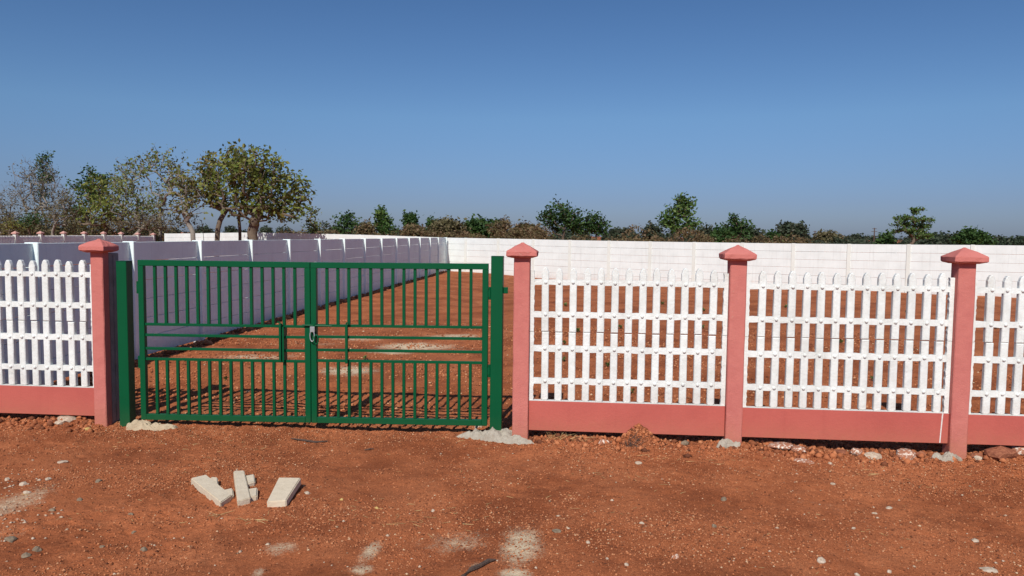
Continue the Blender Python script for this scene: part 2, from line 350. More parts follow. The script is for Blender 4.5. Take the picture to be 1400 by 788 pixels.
def scatter(n, x0, x1, y0, y1, s0, s1, power=3.0, clump=True):
    m = n*3; x = x0+(x1-x0)*RNG.random(m); y = y0+(y1-y0)*RNG.random(m)
    w = .12+2.0*np.clip(vn(x*.9, y*1.6, 8)+.12, 0, 1)+1.5*np.clip(vn(x*3, y*5, 9), 0, 1)+1.0*gauss(0, y, 0, .1, 1, .35)
    k = RNG.random(m) < w/2.0; x, y = x[k][:n], y[k][:n]; s = s0+(s1-s0)*RNG.random(len(x))**power
    t = RNG.random(len(x)); return x, y, s, t
x, y, s, t = scatter(165000, -6.2, 5.6, -3.5, .6, .0024, .0095, 3.0)
tag(lumps('gravel', x, y, s, t, M_grit), 'fine red laterite gravel strewn over the soil in front of the fence', None, None, 'stuff')
x, y, s, t = scatter(34000, -6.4, 6, .5, 9, .005, .022, 2.8)
tag(lumps('yard_gravel', x, y, s, t, M_grit), 'coarse red gravel and clods inside the fenced yard', None, None, 'stuff')
# lumpy soil thrown up along the base of the fences and walls
n = 5200; bx = -6.2+12*RNG.random(n); by = .10+.16*RNG.standard_normal(n)
k = (bx < -4.65) | (bx > -.45); bx, by = bx[k], by[k]
sx_ = -6.36-.0135*(30*RNG.random(2600))+0; sy_ = 1+30*RNG.random(2600)**1.2; sx_ = -6.2-.0145*sy_+.06*RNG.standard_normal(2600)
X = np.concatenate([bx, sx_]); Y = np.concatenate([by, sy_]); Sz = np.concatenate([.008+.03*RNG.random(len(bx))**3.5, .015+.05*RNG.random(2600)**2])
X = np.concatenate([X, mx+.10*RNG.standard_normal(420)]); Y = np.concatenate([Y, my-.16+.075*RNG.standard_normal(420)]); Sz = np.concatenate([Sz, .005+.018*RNG.random(420)**2])
tag(lumps('soil_clods', X, Y, Sz, RNG.random(len(X))*.9, M_grit, .8), 'red clods heaped along the foot of the fence and the side wall', None, None, 'stuff')

# ------------------------------------------------------------------ the picket fence
def panel_profile_picket(w, z0, z1, pointed, y0=.0, y1=.042):
    b = MB(); h = w/2; c = .006
    if pointed: out = [(-h, z0), (h, z0), (h, z1-.054), (h*.62, z1-.014), (h*.30, z1-.001), (-h*.26, z1), (-h*.66, z1-.018), (-h, z1-.052)]
    else: out = [(-h, z0+.012), (-h*.7, z0), (h*.7, z0), (h, z0+.012), (h, z1), (-h, z1)]
    n = len(out); cx = 0; cz = (z0+z1)/2
    ins = [(x-math.copysign(c, x) if abs(x) > c else x, z+(c if z < cz else -c)) for x, z in out]
    v = [(x, y0, z) for x, z in ins]+[(x, y0+c, z) for x, z in out]+[(x, y1, z) for x, z in out]
    f = [tuple(range(n))]+[(i, n+i, n+(i+1) % n, (i+1) % n) for i in range(n)]+[(n+i, 2*n+i, 2*n+(i+1) % n, n+(i+1) % n) for i in range(n)]+[tuple(range(2*n, 3*n))[::-1]]
    return b.add(v, f).mesh()
ZR = [(1.360, 1.410), (1.053, 1.107), (.730, .788), (.423, .478)]
PICK_UP = [panel_profile_picket(.066, .921, 1.524+d, True) for d in (0, .006, -.006)]
PICK_LO = [panel_profile_picket(.066, .266, .916-d, False) for d in (0, .003)]
for m_ in PICK_UP+PICK_LO: m_.materials.append(M_white)
def knob_mesh(xs, zs, y=-.001):
    b = MB()
    for x in xs:
        for z in zs:
            x_ = x+random.uniform(-.004, .004); z_ = z+random.uniform(-.004, .004); r = .0165
            vs = []; n = 10
            for k, (rr, dy) in enumerate(((r, 0), (r*.92, -.007), (r*.6, -.0125))):
                for j in range(n): a = 6.2832*j/n; vs.append((x_+rr*math.cos(a), y+dy, z_+rr*math.sin(a)))
            vs.append((x_, y-.0145, z_)); fs = []
            for k in range(2):
                for j in range(n): fs.append((k*n+j, k*n+(j+1) % n, (k+1)*n+(j+1) % n, (k+1)*n+j))
            for j in range(n): fs.append((2*n+j, 2*n+(j+1) % n, 3*n))
            b.add(vs, fs)
    me = b.mesh(True); return me
def rough_strip(x0, x1, z0, z1, y0, y1, seed, amp=.0035):
    # end stile with ragged mortar edge where it is slotted into the pillar
    b = MB(); k = 26; rr = random.Random(seed); vs = []
    for i_ in range(k+1):
        z = z0+(z1-z0)*i_/k; e = rr.uniform(-amp, amp)
        vs += [(x0-.0, y0, z), (x1+e, y0, z), (x1+e, y1, z), (x0, y1, z)]
    fs = []
    for i_ in range(k):
        a = 4*i_
        for j in range(4): fs.append((a+j, a+(j+1) % 4, a+4+(j+1) % 4, a+4+j))
    fs += [(0, 1, 2, 3), (4*k+3, 4*k+2, 4*k+1, 4*k)]
    return b.add(vs, fs)
YF = .055
def bay(fence, xa, xb, pick, dz=0.0, seed=1):
    """one bay between the inner faces xa..xb of two pillars: plinth, two stacked picket panels"""
    b = MB(); b.box(xa+.002, xb-.002, .040, .098, -.022+dz*.0, .262+dz, .004); pl = b.obj('plinth', M_plinth, fence)
    b = MB().box(xa+.004, xb-.004, .041, .097, .263+dz, .2665+dz); b.obj('plinth_ledge', M_white, pl)
    for lev, (zz, rails, meshes) in enumerate((((.921, 1.49), ZR[:2], PICK_UP), ((.266, .917), ZR[2:], PICK_LO))):
        j = random.uniform(-.003, .003)
        st = rough_strip(xa+.002, xa+.042, zz[0]+dz, zz[1]+dz, YF+j, YF+.040, seed*7+lev)
        st2 = rough_strip(xb-.002, xb-.042, zz[0]+dz, zz[1]+dz, YF+j, YF+.040, seed*13+lev)
        pn = bpy.data.objects.new('picket_panel', None); COL.objects.link(pn); pn.parent = fence; pn.empty_display_size = .1
        st.obj('stile', M_white, pn); st2.obj('stile', M_white, pn)
        for (z0, z1) in rails:
            b = MB(); k = 40; rr = random.Random(seed*31+int(z0*100)); vs = []
            for i_ in range(k+1):
                x_ = xa+.03+(xb-xa-.06)*i_/k; e0 = rr.uniform(-.003, .003); e1 = rr.uniform(-.003, .003)
                vs += [(x_, YF+.003+j, z0+e0+dz), (x_, YF+.003+j, z1+e1+dz), (x_, YF+.036, z1+e1+dz), (x_, YF+.036, z0+e0+dz)]
            fs = [(4*i_+q_, 4*i_+(q_+1) % 4, 4*i_+4+(q_+1) % 4, 4*i_+4+q_) for i_ in range(k) for q_ in range(4)]
            b.add(vs, fs).obj('rail', M_white, pn)
        for x_ in pick:
            me_ = meshes[random.randrange(len(meshes))]
            o = link('picket', me_, None, pn, (x_+random.uniform(-.003, .003), YF+j+random.uniform(-.002, .001), dz+random.uniform(-.003, .002)), (0, random.uniform(-.004, .004), 0))
        kn = link('knobs', knob_mesh(pick, [(a+c)/2+dz for a, c in rails], YF+j-.001), M_white, pn); kn['kind'] = 'stuff'
def pillar(fence, x, w, cw, z1, ztop, mat=M_pink, cmat=None, yoff=0.0, d=.15):
    b = MB(); n = 14; rr = random.Random(int(x*100)); c = .008; vs = []
    prof = lambda: [(-w/2+c, 0), (w/2-c, 0), (w/2, c), (w/2, d-c), (w/2-c, d), (-w/2+c, d), (-w/2, d-c), (-w/2, c)]
    for i_ in range(n+1):
        z = -.35+(z1+.35)*i_/n
        vs += [(x+px_+rr.uniform(-.0015, .0015), yoff+py_+rr.uniform(-.0015, .0015), z) for px_, py_ in prof()]
    fs = [(8*i_+q_, 8*i_+(q_+1) % 8, 8*i_+8+(q_+1) % 8, 8*i_+8+q_) for i_ in range(n) for q_ in range(8)]+[tuple(range(8)), tuple(range(8*n, 8*n+8))[::-1]]
    p = b.add(vs, fs).obj('pillar', mat, fence)
    h = cw/2; cy = yoff+d/2; e = .010; zc = z1; t = .055; k = 6
    vs = []; ring = []
    def sq(hh, z, nn=k, j=0.0):
        out = []
        for s_ in range(4):
            for q_ in range(nn):
                f_ = q_/nn; a = (-hh+2*hh*f_)
                pt = [(a, -hh), (hh, a), (-a, hh), (-hh, -a)][s_]
                out.append((x+pt[0]+rr.uniform(-j, j), cy+pt[1]+rr.uniform(-j, j), z+rr.uniform(-j, j)))
        return out
    J = .0028
    levels = [(w/2+.012, zc-.012), (h-e, zc), (h, zc+.010), (h, zc+t-.010), (h-.008, zc+t), (h*.52, zc+t+(ztop-zc-t)*.52), (h*.16, ztop-.012), (h*.05, ztop)]
    for hh, z in levels: vs += sq(hh, z, k, J)
    m_ = 4*k; fs = [(m_*i_+q_, m_*i_+(q_+1) % m_, m_*i_+m_+(q_+1) % m_, m_*i_+m_+q_) for i_ in range(len(levels)-1) for q_ in range(m_)]
    fs += [tuple(range(m_))[::-1], tuple(range(m_*(len(levels)-1), m_*len(levels)))]
    MB().add(vs, fs).obj('cap', cmat or mat, p)
    return p
P0, P1, P2, P3 = -4.688, -.522, 1.452, 3.436
fr = empty('picket_fence', (0, 0, 0), 'white picket fence on a pink plinth running to the right of the green gate', 'fence', 'roadside picket fences')
for x_ in (P1, P2, P3, P3+1.985, P3+3.97, P3+5.955): pillar(fr, x_, .150, .283, 1.622, 1.752)
pk1 = [-.299+.1287*i_ for i_ in range(13)]
pk2 = [1.685+.1315*i_ for i_ in range(13)]
pk3 = [3.681+.130*i_ for i_ in range(12)]
bay(fr, P1+.075, P2-.075, pk1, 0, 1); bay(fr, P2+.075, P3-.075, pk2, -.008, 2); bay(fr, P3+.075, P3+1.91, pk3, -.012, 3)
for q_ in (1, 2): bay(fr, P3+1.985*q_+.075, P3+1.985*(q_+1)-.075, [P3+1.985*q_+.245+.130*i_ for i_ in range(12)], -.012, 5+q_)
# thin white paint drip down the plinth of the second bay
xd = 3.29
MB().add([(xd-.006, .0385, -.015), (xd+.004, .0385, -.015), (xd+.010, .0385, .12), (xd+.018, .0385, .26), (xd+.006, .0385, .26), (xd, .0385, .12),
  (xd-.006, .0405, -.015), (xd+.004, .0405, -.015), (xd+.010, .0405, .12), (xd+.018, .0405, .26), (xd+.006, .0405, .26), (xd, .0405, .12)],
  [(0, 1, 2, 3, 4, 5), (11, 10, 9, 8, 7, 6), (0, 6, 7, 1), (1, 7, 8, 2), (2, 8, 9, 3), (3, 9, 10, 4), (4, 10, 11, 5), (5, 11, 6, 0)]).obj('paint_drip', M_white, fr)
fl = empty('picket_fence', (0, 0, 0), 'white picket fence on a pink plinth left of the green gate, before the grey wall', 'fence', 'roadside picket fences')
pillar(fl, P0, .128, .255, 1.622, 1.742, d=.102); pillar(fl, P0-1.985, .128, .255, 1.622, 1.742, d=.102); pillar(fl, P0-3.97, .128, .255, 1.622, 1.742, d=.102)
bay(fl, P0-3.97+.064, P0-1.985-.064, [P0-1.985-.195-.129*i_ for i_ in range(13)][::-1], .0, 9)
pk0 = [-4.883-.129*i_ for i_ in range(13)][::-1]
bay(fl, P0-1.985+.064, P0-.064, pk0, .0, 4)

# raw precast post standing right behind the left pillar
cp = empty('concrete_post', (-4.679, .190, 0), 'raw grey concrete post standing close behind the left pink pillar', 'post')
MB().box(-.052, .052, -.083, .083, -.35, 1.60, .006).obj('post_shaft', M_rawp, cp)
MB().box(.0525, .058, -.018, .018, -.3, 1.58).obj('post_rib', M_rawp, cp)
# ------------------------------------------------------------------ gate
GY_ = .05
def sq_tube(x0, x1, z0, z1, y0, y1, c=.003): return MB().box(x0, x1, y0, y1, z0, z1, c)
def leaf_gate(label, xl, xr, zl, zr, zb_l, zb_r, bars, cross, mirror, stile_in):
    g = empty('gate_leaf', (xl, GY_, 0), label, 'gate', 'leaves of the green gate')
    W_ = xr-xl; T = .055; y0, y1 = 0, .05
    def shear(b):                                    # leaf hangs very slightly out of level
        b.v = [(x_, y_, z_+(zl+(zr-zl)*(x_/W_))*max(min((z_-.0)/1.54, 1), 0)+(zb_l+(zb_r-zb_l)*(x_/W_))*(1-max(min(z_/1.54, 1), 0))) for x_, y_, z_ in b.v]; return b
    H = 1.54
    shear(sq_tube(0, T, 0, H-T-.001, y0, y1)).obj('stile', M_green, g)
    shear(sq_tube(W_-T, W_, 0, H-T-.001, y0, y1)).obj('stile', M_green, g)
    b = MB()
    for s_ in range(1): b.box(0, W_, y0-.001, y1+.001, H-T, H, .003)
    shear(b).obj('top_rail', M_green, g)
    b = MB().box(T+.001, W_-T-.001, y0-.001, y1+.001, 0, T, .003); shear(b).obj('bottom_rail', M_green, g)
    zs = cross
    for z in zs: shear(MB().box(T+.001, W_-T-.001, y0+.012, y1-.012, z-.0125, z+.0125, .002)).obj('crossbar', M_green, g)
    for x_ in bars:
        x_ -= xl; w2 = .0135
        shear(MB().box(x_-w2, x_+w2, y0+.011, y1-.011, zs[0]+.0125, H-T-.0005, .002)).obj('bar', M_green, g)
        shear(MB().box(x_-w2, x_+w2, y0+.011, y1-.011, T+.0005, zs[3]-.0125, .002)).obj('bar', M_green, g)
    xh = -.028 if mirror else W_
    for z in (1.27, .53):
        h = MB().tube([(xh+.014, .02, z-.06), (xh+.014, .02, z+.06)], [.012, .012], 8)
        h.box(xh+(-.004 if not mirror else .006), xh+.03+(-.008 if not mirror else 0), .008, .030, z-.035, z+.03, .002)
        h.box(xh+.008, xh+.020, .010, .034, z+.035, z+.055, .002)
        h.obj('hinge', M_green, g)
    return g, shear
bl = [-4.134+.1086*i_ for i_ in range(14)]; br = [-2.404+.1074*i_ for i_ in range(14)]
gl, sh1 = leaf_gate('left green gate leaf hung on the post beside the left pink pillar', -4.297, -2.566, 0, 0, -.045, -.022, bl, (.925, .822, .692, .590), True, True)
gr, sh2 = leaf_gate('right green gate leaf with the bolt, hinged on the post beside the picket fence', -2.560, -.842, 0, .010, -.022, .002, br, (.938, .830, .703, .601), False, False)
gl.location.z = 0; gr.location.z = 0
# vertical drop bolts on both leaves
b = MB().box(1.435, 1.457, -.045, -.002, .585, .945, .002).tube([(1.446, -.035, .93), (1.446, -.035, .957), (1.42, -.04, .962)], [.008]*3, 6)
b.box(1.462, 1.480, -.03, .06, .57, .915, .002); b.obj('drop_bolt', M_green, gl)
b = MB().box(.345, .370, -.028, -.002, .575, .945, .002).tube([(.357, -.02, .93), (.357, -.02, .965), (.385, -.025, .968)], [.008]*3, 6); b.obj('drop_bolt', M_green, gr)
# sliding bolt across the meeting stiles
b = MB().tube([(-.075, -.018, .935), (.19, -.018, .932), (.215, -.018, .932)], [.008, .008, .007], 8)
b.box(-.03, .005, -.012, -.002, .922, .948, .002).box(.03, .05, -.028, -.002, .918, .952, .002); b.obj('sliding_bolt', M_green, gr)
def ring_pts(cx, cz, rx, rz, n=14): return [(cx+rx*math.cos(6.2832*i_/n), 0, cz+rz*math.sin(6.2832*i_/n)) for i_ in range(n+1)]
lk = empty('hasp_ring', (-2.535, .018, .925), 'galvanised steel hasp and ring hanging from the bolt where the two gate leaves meet', 'padlock')
MB().box(-.022, .026, -.006, .006, -.055, 0, .004).obj('hasp_plate', M_zinc, lk)
b = MB(); p_ = ring_pts(0, -.09, .022, .055); b.tube(p_, [.006]*len(p_), 6, False); b.obj('ring', M_zinc, lk, smooth=True)
b = MB(); p_ = ring_pts(.04, -.125, .02, .045); b.tube(p_, [.007]*len(p_), 6, False); b.obj('iron_loop', M_green, lk, smooth=True)
def gpost(xa, xb, ztop, zbot, label, bracket):
    g = empty('gate_post', ((xa+xb)/2, GY_, 0), label, 'gate post', 'green gate posts'); w = (xb-xa)/2
    MB().box(-w, w, -.02, .09, zbot-.25, ztop, .004).obj('post_tube', M_green, g)
    MB().box(-w-.002, w+.002, -.022, .092, ztop, ztop+.004).obj('end_plate', M_green, g)
    if bracket: MB().box(w, w+.045, .02, .045, 1.27, 1.33, .003).obj('bracket', M_green, g)
    return g
gpost(-4.507, -4.402, 1.524, -.10, 'green square steel gate post beside the single left pink pillar', False)
gpost(-.814, -.702, 1.619, -.02, 'taller green square gate post with a small side bracket, beside the right leaf', True)

# ------------------------------------------------------------------ precast compound walls
def slab(L_, h=.274, th=.045, c=.012):
    return MB().box(-L_/2, L_/2, -th/2, th/2, 0, h, c).mesh()
def wall(name_label, pts, tops, pw, pproud, matp, matpost, rows=6, rowh=.279, bases=None, skip=(), face=1):
    w = empty('boundary_wall', (pts[0][0], pts[0][1], 0), name_label, 'wall', 'precast compound walls')
    ox, oy = pts[0]
    for i_, (x_, y_) in enumerate(pts):
        d = Vector((pts[min(i_+1, len(pts)-1)][0]-pts[max(i_-1, 0)][0], pts[min(i_+1, len(pts)-1)][1]-pts[max(i_-1, 0)][1])); a = math.atan2(d.y, d.x)
        t = tops[i_]
        MB().box(-pw/2, pw/2, -pproud, pproud, -.4, t+.004, .008).obj('wall_post', matpost, w, (x_-ox, y_-oy, 0), (0, 0, a))
    cache = {}
    for i_ in range(len(pts)-1):
        (xa, ya), (xb, yb) = pts[i_], pts[i_+1]; L_ = math.hypot(xb-xa, yb-ya)-.05; key = round(L_, 2); a = math.atan2(yb-ya, xb-xa)
        if key not in cache: cache[key] = slab(L_, rowh-.007, .045, .003); cache[key].materials.append(matp)
        tt = (tops[i_]+tops[i_+1])/2; tilt = -math.atan2(tops[i_+1]-tops[i_], L_)
        for r in range(rows):
            z = tt-rowh*(r+1)
            off = random.uniform(-.003, .003)
            link('wall_panel', cache[key], None, w, ((xa+xb)/2-ox-math.sin(a)*off, (ya+yb)/2-oy+math.cos(a)*off, z+random.uniform(-.001, .001)), (random.uniform(-.004, .004), tilt+random.uniform(-.0012, .0012), a))
    return w
# side wall: near end behind the left fence bay, far end at the corner
side_y = [-.35+0.12, 1.327, 3.296, 5.316, 7.403, 9.442, 11.534, 13.632, 15.816, 17.907, 20.121, 22.322, 24.519, 26.879, 29.07, 31.5]
side_pts = [(-6.31-.0135*y_, y_) for y_ in side_y]; side_pts[0] = (-6.31, .10)
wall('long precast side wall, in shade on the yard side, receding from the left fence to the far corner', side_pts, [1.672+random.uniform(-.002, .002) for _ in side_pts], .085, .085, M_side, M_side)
CX, CY = side_pts[-1][0]-.02, side_pts[-1][1]+.30
bd = Vector((.885, -.466)).normalized()
bt = [0, 1.25, 3.217, 5.22, 7.187, 9.172, 11.136, 13.1, 15.12, 17.11, 19.13, 21.14, 23.13, 25.12, 27.1, 29.1, 31.1, 33.1, 35.1, 37.1, 39.1]
bpts = [(CX+bd.x*t_, CY+bd.y*t_) for t_ in bt]
btop = [1.664, 1.66, 1.653, 1.641, 1.627, 1.619, 1.614, 1.613, 1.613, 1.617, 1.624, 1.638, 1.653, 1.662, 1.668, 1.67, 1.67, 1.67, 1.67, 1.67, 1.67]
wall('sunlit white precast back wall closing the yard behind the right picket fence', bpts, btop, .13, .055, M_wall, M_wpost, rowh=.308)
lt = [-.02]+[-2.0*i_ for i_ in range(1, 13)]
ltop = [1.666, 1.70, 1.735, 1.76, 1.78, 1.79, 1.805, 1.815, 1.81, 1.78, 1.74, 1.71, 1.69]
lp = [(CX+bd.x*t_, CY+bd.y*t_) for t_ in lt]
wall('sunlit white wall beyond the side wall, behind the trees of the neighbouring plot', lp, ltop, .11, .05, M_wall, M_wall, rows=7)
# far picket fence of the neighbouring plot, seen over the side wall
ff = empty('picket_fence', (-30.05, 31.6, 0), 'distant white picket fence with small pink pillar caps above the side wall at far left', 'fence')
ys = [25.7, 27.7, 29.7, 31.64, 33.62, 35.6, 37.52, 39.49, 41.42, 43.39, 45.38]; zt = [1.765, 1.765, 1.765, 1.765, 1.778, 1.79, 1.789, 1.79, 1.778, 1.75, 1.73]
pb = MB().box(-.09, .09, -.09, .09, -.2, 1.62, .006).mesh(); pb.materials.append(M_wpost)
cb = MB(); cb.add([(-.14, -.14, 1.62), (.14, -.14, 1.62), (.14, .14, 1.62), (-.14, .14, 1.62), (-.14, -.14, 1.67), (.14, -.14, 1.67), (.14, .14, 1.67), (-.14, .14, 1.67), (0, 0, 1.775)],
    [(3, 2, 1, 0), (0, 1, 5, 4), (1, 2, 6, 5), (2, 3, 7, 6), (3, 0, 4, 7), (4, 5, 8), (5, 6, 8), (6, 7, 8), (7, 4, 8)]); cbm = cb.mesh(); cbm.materials.append(M_pinkfar)
for i_, y_ in enumerate(ys):
    xx = -.0135*(y_-31.6); p = link('pillar', pb, None, ff, (xx, y_-31.6, zt[i_]-1.775)); link('cap', cbm, None, p)
    if i_ < len(ys)-1:
        L_ = ys[i_+1]-y_; b = MB(); n = 15
        for k in range(n):
            yy = .12+(L_-.24)*(k+.5)/n; b.box(-.02, .02, yy-.033, yy+.033, .25, 1.52)
        pn = b.obj('picket_panel', M_white, ff, (xx, y_-31.6, zt[i_]-1.775)); pn['kind'] = 'stuff'
        b = MB()
        for z in (.45, .76, 1.07, 1.38): b.box(-.018, .018, .1, L_-.1, z-.028, z+.028)
        b.box(-.03, .03, .09, L_-.09, -.1, .262); b.obj('rail', M_white, pn)

# ------------------------------------------------------------------ stones, rubble, precast pieces
ICO = None
def rock_mesh(seed, sx, sy, sz, sub=2, rough=.28):
    bm = bmesh.new(); bmesh.ops.create_icosphere(bm, subdivisions=sub, radius=1); rr = random.Random(seed)
    planes = [(Vector((rr.gauss(0, 1), rr.gauss(0, 1), rr.gauss(0, 1))).normalized(), rr.uniform(.55, .9)) for _ in range(9)]
    for v in bm.verts:
        for n_, d_ in planes:
            e = v.co.dot(n_)-d_
            if e > 0: v.co -= n_*e*.9
        v.co *= 1+rr.uniform(-rough, rough)*.32
        v.co = Vector((v.co.x*sx, v.co.y*sy, v.co.z*sz))
    me = bpy.data.meshes.new('rock'); bm.to_mesh(me); bm.free(); return me
def rock(name, px, py, wpx, hpx, mat, label, cat='stone', seed=None, zoff=None, flat=.6, group=None, rot=None, y_in=None):
    x_, y_ = on_z(px, py+hpx*.3, -.11) if y_in is None else (on_z(px, py)[0], y_in)
    dist = (Vector((x_, y_, 0))-Vector((0, -CAMD, 0))).length; u = dist/FPX
    sx = wpx*u/2; sz = max(hpx*u*.55, .004)
    me = rock_mesh(seed or int(px*7+py), sx, sx*.8, sz); o = link(name, me, mat, None, (x_, y_, gz(x_, y_)+sz*(.12 if zoff is None else zoff)), (0, 0, rot if rot is not None else random.uniform(-.4, .4)))
    return tag(o, label, cat, group)
rock('stone', 873, 633, 11, 5, M_pale, 'flat whitish stone alone on soil below the soil mound, left of the middle pillar foot')
rock('stone', 989, 681, 10, 9, M_grey, 'grey-green angular stone in open soil below the middle right pillar')
rock('stone', 976, 721, 8, 8, M_grey, 'dark brown stone below the grey-green stone, in front of the middle pillar')
rock('stone', 877, 717, 8, 5, M_pale, 'small cream pebble in the foreground, straight below the flat whitish stone')
rock('stone', 804, 742, 7, 6, M_pale, 'round pale pebble right of the large lime patch')
rock('stone', 924, 760, 12, 9, M_limew, 'chalky broken lump near the bottom edge below the cream pebble')
rock('stone', 857, 771, 8, 5, M_pale, 'small broken pale chip at the bottom, left of the chalky lump')
rock('stone', 830, 761, 5, 5, M_pale, 'tiny cream pebble between the round pale pebble and the pale chip')
rock('stone', 1139, 659, 7, 4, M_pale, 'small white stone on soil below the second right fence bay')
rock('stone', 1135, 629, 7, 5, M_pale, 'small pale stone right beside the flat white lump under the fence')
rock('stone', 1216, 687, 12, 4, M_pale, 'flat white sliver of stone in front of the last full fence bay')
rock('stone', 1196, 696, 7, 4, M_pale, 'small white pebble left of the flat white sliver')
rock('stone', 1167, 722, 6, 4, M_pale, 'lone small pebble in open soil, left below the white sliver')
rock('stone', 1333, 729, 10, 6, M_pale, 'pale rounded stone in the right foreground below the rightmost pillar')
rock('stone', 1122, 767, 13, 10, M_pale, 'largest cream foreground stone near the bottom right')
rock('stone', 1172, 782, 8, 7, M_pale, 'cream pebble touching the bottom edge beside the largest cream stone')
rock('stone', 1189, 785, 8, 5, M_yellow, 'orange-yellow pebble at the bottom edge')
rock('stone', 1324, 786, 14, 8, M_pale, 'pale stone cut by the bottom edge at far right')
rock('stone', 1216, 773, 6, 7, M_pale, 'upright pale chip at the bottom, between the cream stone and the far right stones')
rock('stone', 1352, 766, 24, 7, M_pale, 'flat pale slab of crumbled mortar in the right bottom corner', flat=.3)
rock('stone', 197, 749, 11, 7, M_grey, 'smooth olive-grey pebble in the left foreground')
rock('stone', 71, 694, 9, 6, M_grey, 'dark grey stone right of the pale rubble patch at the left edge')
rock('stone', 135, 656, 10, 7, M_grey, 'dark grey stone on soil between the left edge and the precast pieces')
rock('stone', 109, 680, 8, 6, M_grey, 'small dark stone halfway between two grey stones at left')
rock('stone', 178, 702, 8, 5, M_grey, 'dull brown-grey pebble left below the toppled precast pieces')
rock('stone', 183, 723, 7, 5, M_grey, 'dark pebble directly above the olive-grey pebble')
rock('stone', 66, 653, 8, 5, M_pale, 'pale stone in the row of three stones at the left edge, rightmost')
rock('stone', 32, 659, 10, 7, M_pale, 'pale stone in the row of three stones at the left edge, middle')
rock('stone', 10, 652, 7, 6, M_pale, 'pale stone in the row of three stones at the left edge, leftmost')
rock('stone', 86, 631, 14, 4, M_pale, 'long flat cream stone shaped like a blade below the left fence')
rock('stone', 37, 670, 9, 6, M_pale, 'whitish lump at the top of the pale rubble patch at left')
rock('stone', 140, 744, 8, 5, M_grey, 'brown pebble left of the olive-grey pebble')
rock('stone', 50, 749, 12, 9, M_grey, 'grey stone cluster lump in the lower left corner')
rock('stone', 36, 757, 12, 8, M_grey, 'dark slate-coloured stone in the lower left corner, left of the grey lump')
rock('stone', 14, 735, 16, 7, M_grey, 'flat dark grey stone at the left edge, lower corner')
rock('stone', 592, 695, 6, 6, M_pale, 'round white pebble in open soil below the gate')
rock('stone', 515, 696, 7, 5, M_yellow, 'orange pebble in open soil below the middle of the gate')
rock('stone', 467, 684, 7, 4, M_yellow, 'small tan pebble right of the flat precast block')
rock('stone', 761, 728, 14, 4, M_grey, 'flat dark flake right above the lime patch')
rock('stone', 825, 603, 19, 12, M_limew, 'white crumbly lump lying against the first pink plinth right of the gate')
rock('stone', 933, 602, 14, 9, M_grey, 'grey wedge-shaped stone under the first pink plinth', y_in=.02)
rock('stone', 1098, 625, 31, 7, M_limew, 'long flat white stone in front of the second right plinth', flat=.3)
rock('stone', 1066, 608, 36, 9, M_limew, 'chalky white rubble packed under the second right plinth', y_in=.05)
rock('stone', 1090, 611, 26, 9, M_limew, 'broken white rubble just right of the chalky packed rubble', y_in=.04)
rock('stone', 1150, 613, 20, 9, M_redst, 'reddish stone tucked under the middle of the second right plinth', y_in=.05)
rock('stone', 1172, 615, 18, 11, M_limew, 'lime-splashed stone under the second right plinth, left of the flat grey one', y_in=.05)
rock('stone', 1197, 619, 28, 9, M_pale, 'flat grey-buff stone under the second right plinth', y_in=.0)
rock('stone', 1234, 616, 32, 15, M_limew, 'big red and white chunk of brick under the right end of the second plinth', y_in=.02)
rock('stone', 1262, 619, 14, 10, M_redst, 'dark red clod left of the rightmost pillar foot', y_in=.06)
rock('stone', 1340, 622, 14, 12, M_redst, 'red clod right beside the rightmost pillar foot', y_in=.05)
rock('stone', 1376, 627, 42, 18, M_redst, 'big rough red rock under the plinth at the right edge', y_in=.0)
rock('stone', 1352, 628, 16, 9, M_pale, 'greyish stone leaning on the big rough red rock', y_in=.0)
rock('stone', 1392, 618, 26, 12, M_limew, 'white-topped stone behind the big rough red rock', y_in=.06)
rock('stone', 121, 586, 11, 6, M_yellow, 'smooth yellow stone at the foot of the left pink pillar')
rock('stone', 104, 574, 26, 10, M_pale, 'pale broken rubble under the end of the left plinth', y_in=.05)
rock('stone', 90, 578, 14, 7, M_pale, 'small pale rubble piece left of the smooth yellow stone', y_in=-.02)
rock('stone', 72, 579, 9, 6, M_redst, 'reddish pebble under the left fence plinth', y_in=-.02)
rock('stone', 258, 470, 22, 9, M_pale, 'whitish rock lying at the foot of the shaded side wall', y_in=4.1)
rock('stone', 659, 577, 12, 8, M_pale, 'pale stone behind the right gate leaf next to the post', y_in=.35)
# loose pebbles too small to name one by one
pp = []
for a in [(345, 725), (366, 741), (1195, 684), (1200, 701), (987, 732), (998, 642), (1010, 646), (851, 680), (470, 712), (588, 757), (560, 700), (530, 730), (764, 706), (722, 628), (640, 622), (1341, 748), (1352, 738), (1386, 745), (1372, 755), (1362, 757), (1250, 765), (1242, 768), (1205, 790), (1160, 748), (1388, 630), (1230, 676), (1100, 700), (905, 655), (30, 708), (20, 700), (8, 690), (35, 695), (48, 688), (22, 676), (60, 720), (10, 720), (45, 734), (75, 640), (150, 636), (245, 700), (258, 706), (233, 722), (238, 730)]:
    pp.append(on_z(a[0], a[1]))
for k in range(70): pp.append(on_z(random.uniform(0, 1400), random.uniform(600, 788)))
for k in range(70): pp.append(on_z(abs(random.gauss(0, 45)), random.gauss(690, 34)))
pp = np.array(pp); sz = .006+.009*RNG.random(len(pp))**2
tag(lumps('pebbles', pp[:, 0], pp[:, 1], sz, RNG.random(len(pp)), M_pebble, .6), 'small loose pale pebbles scattered on the red soil', None, None, 'stuff')

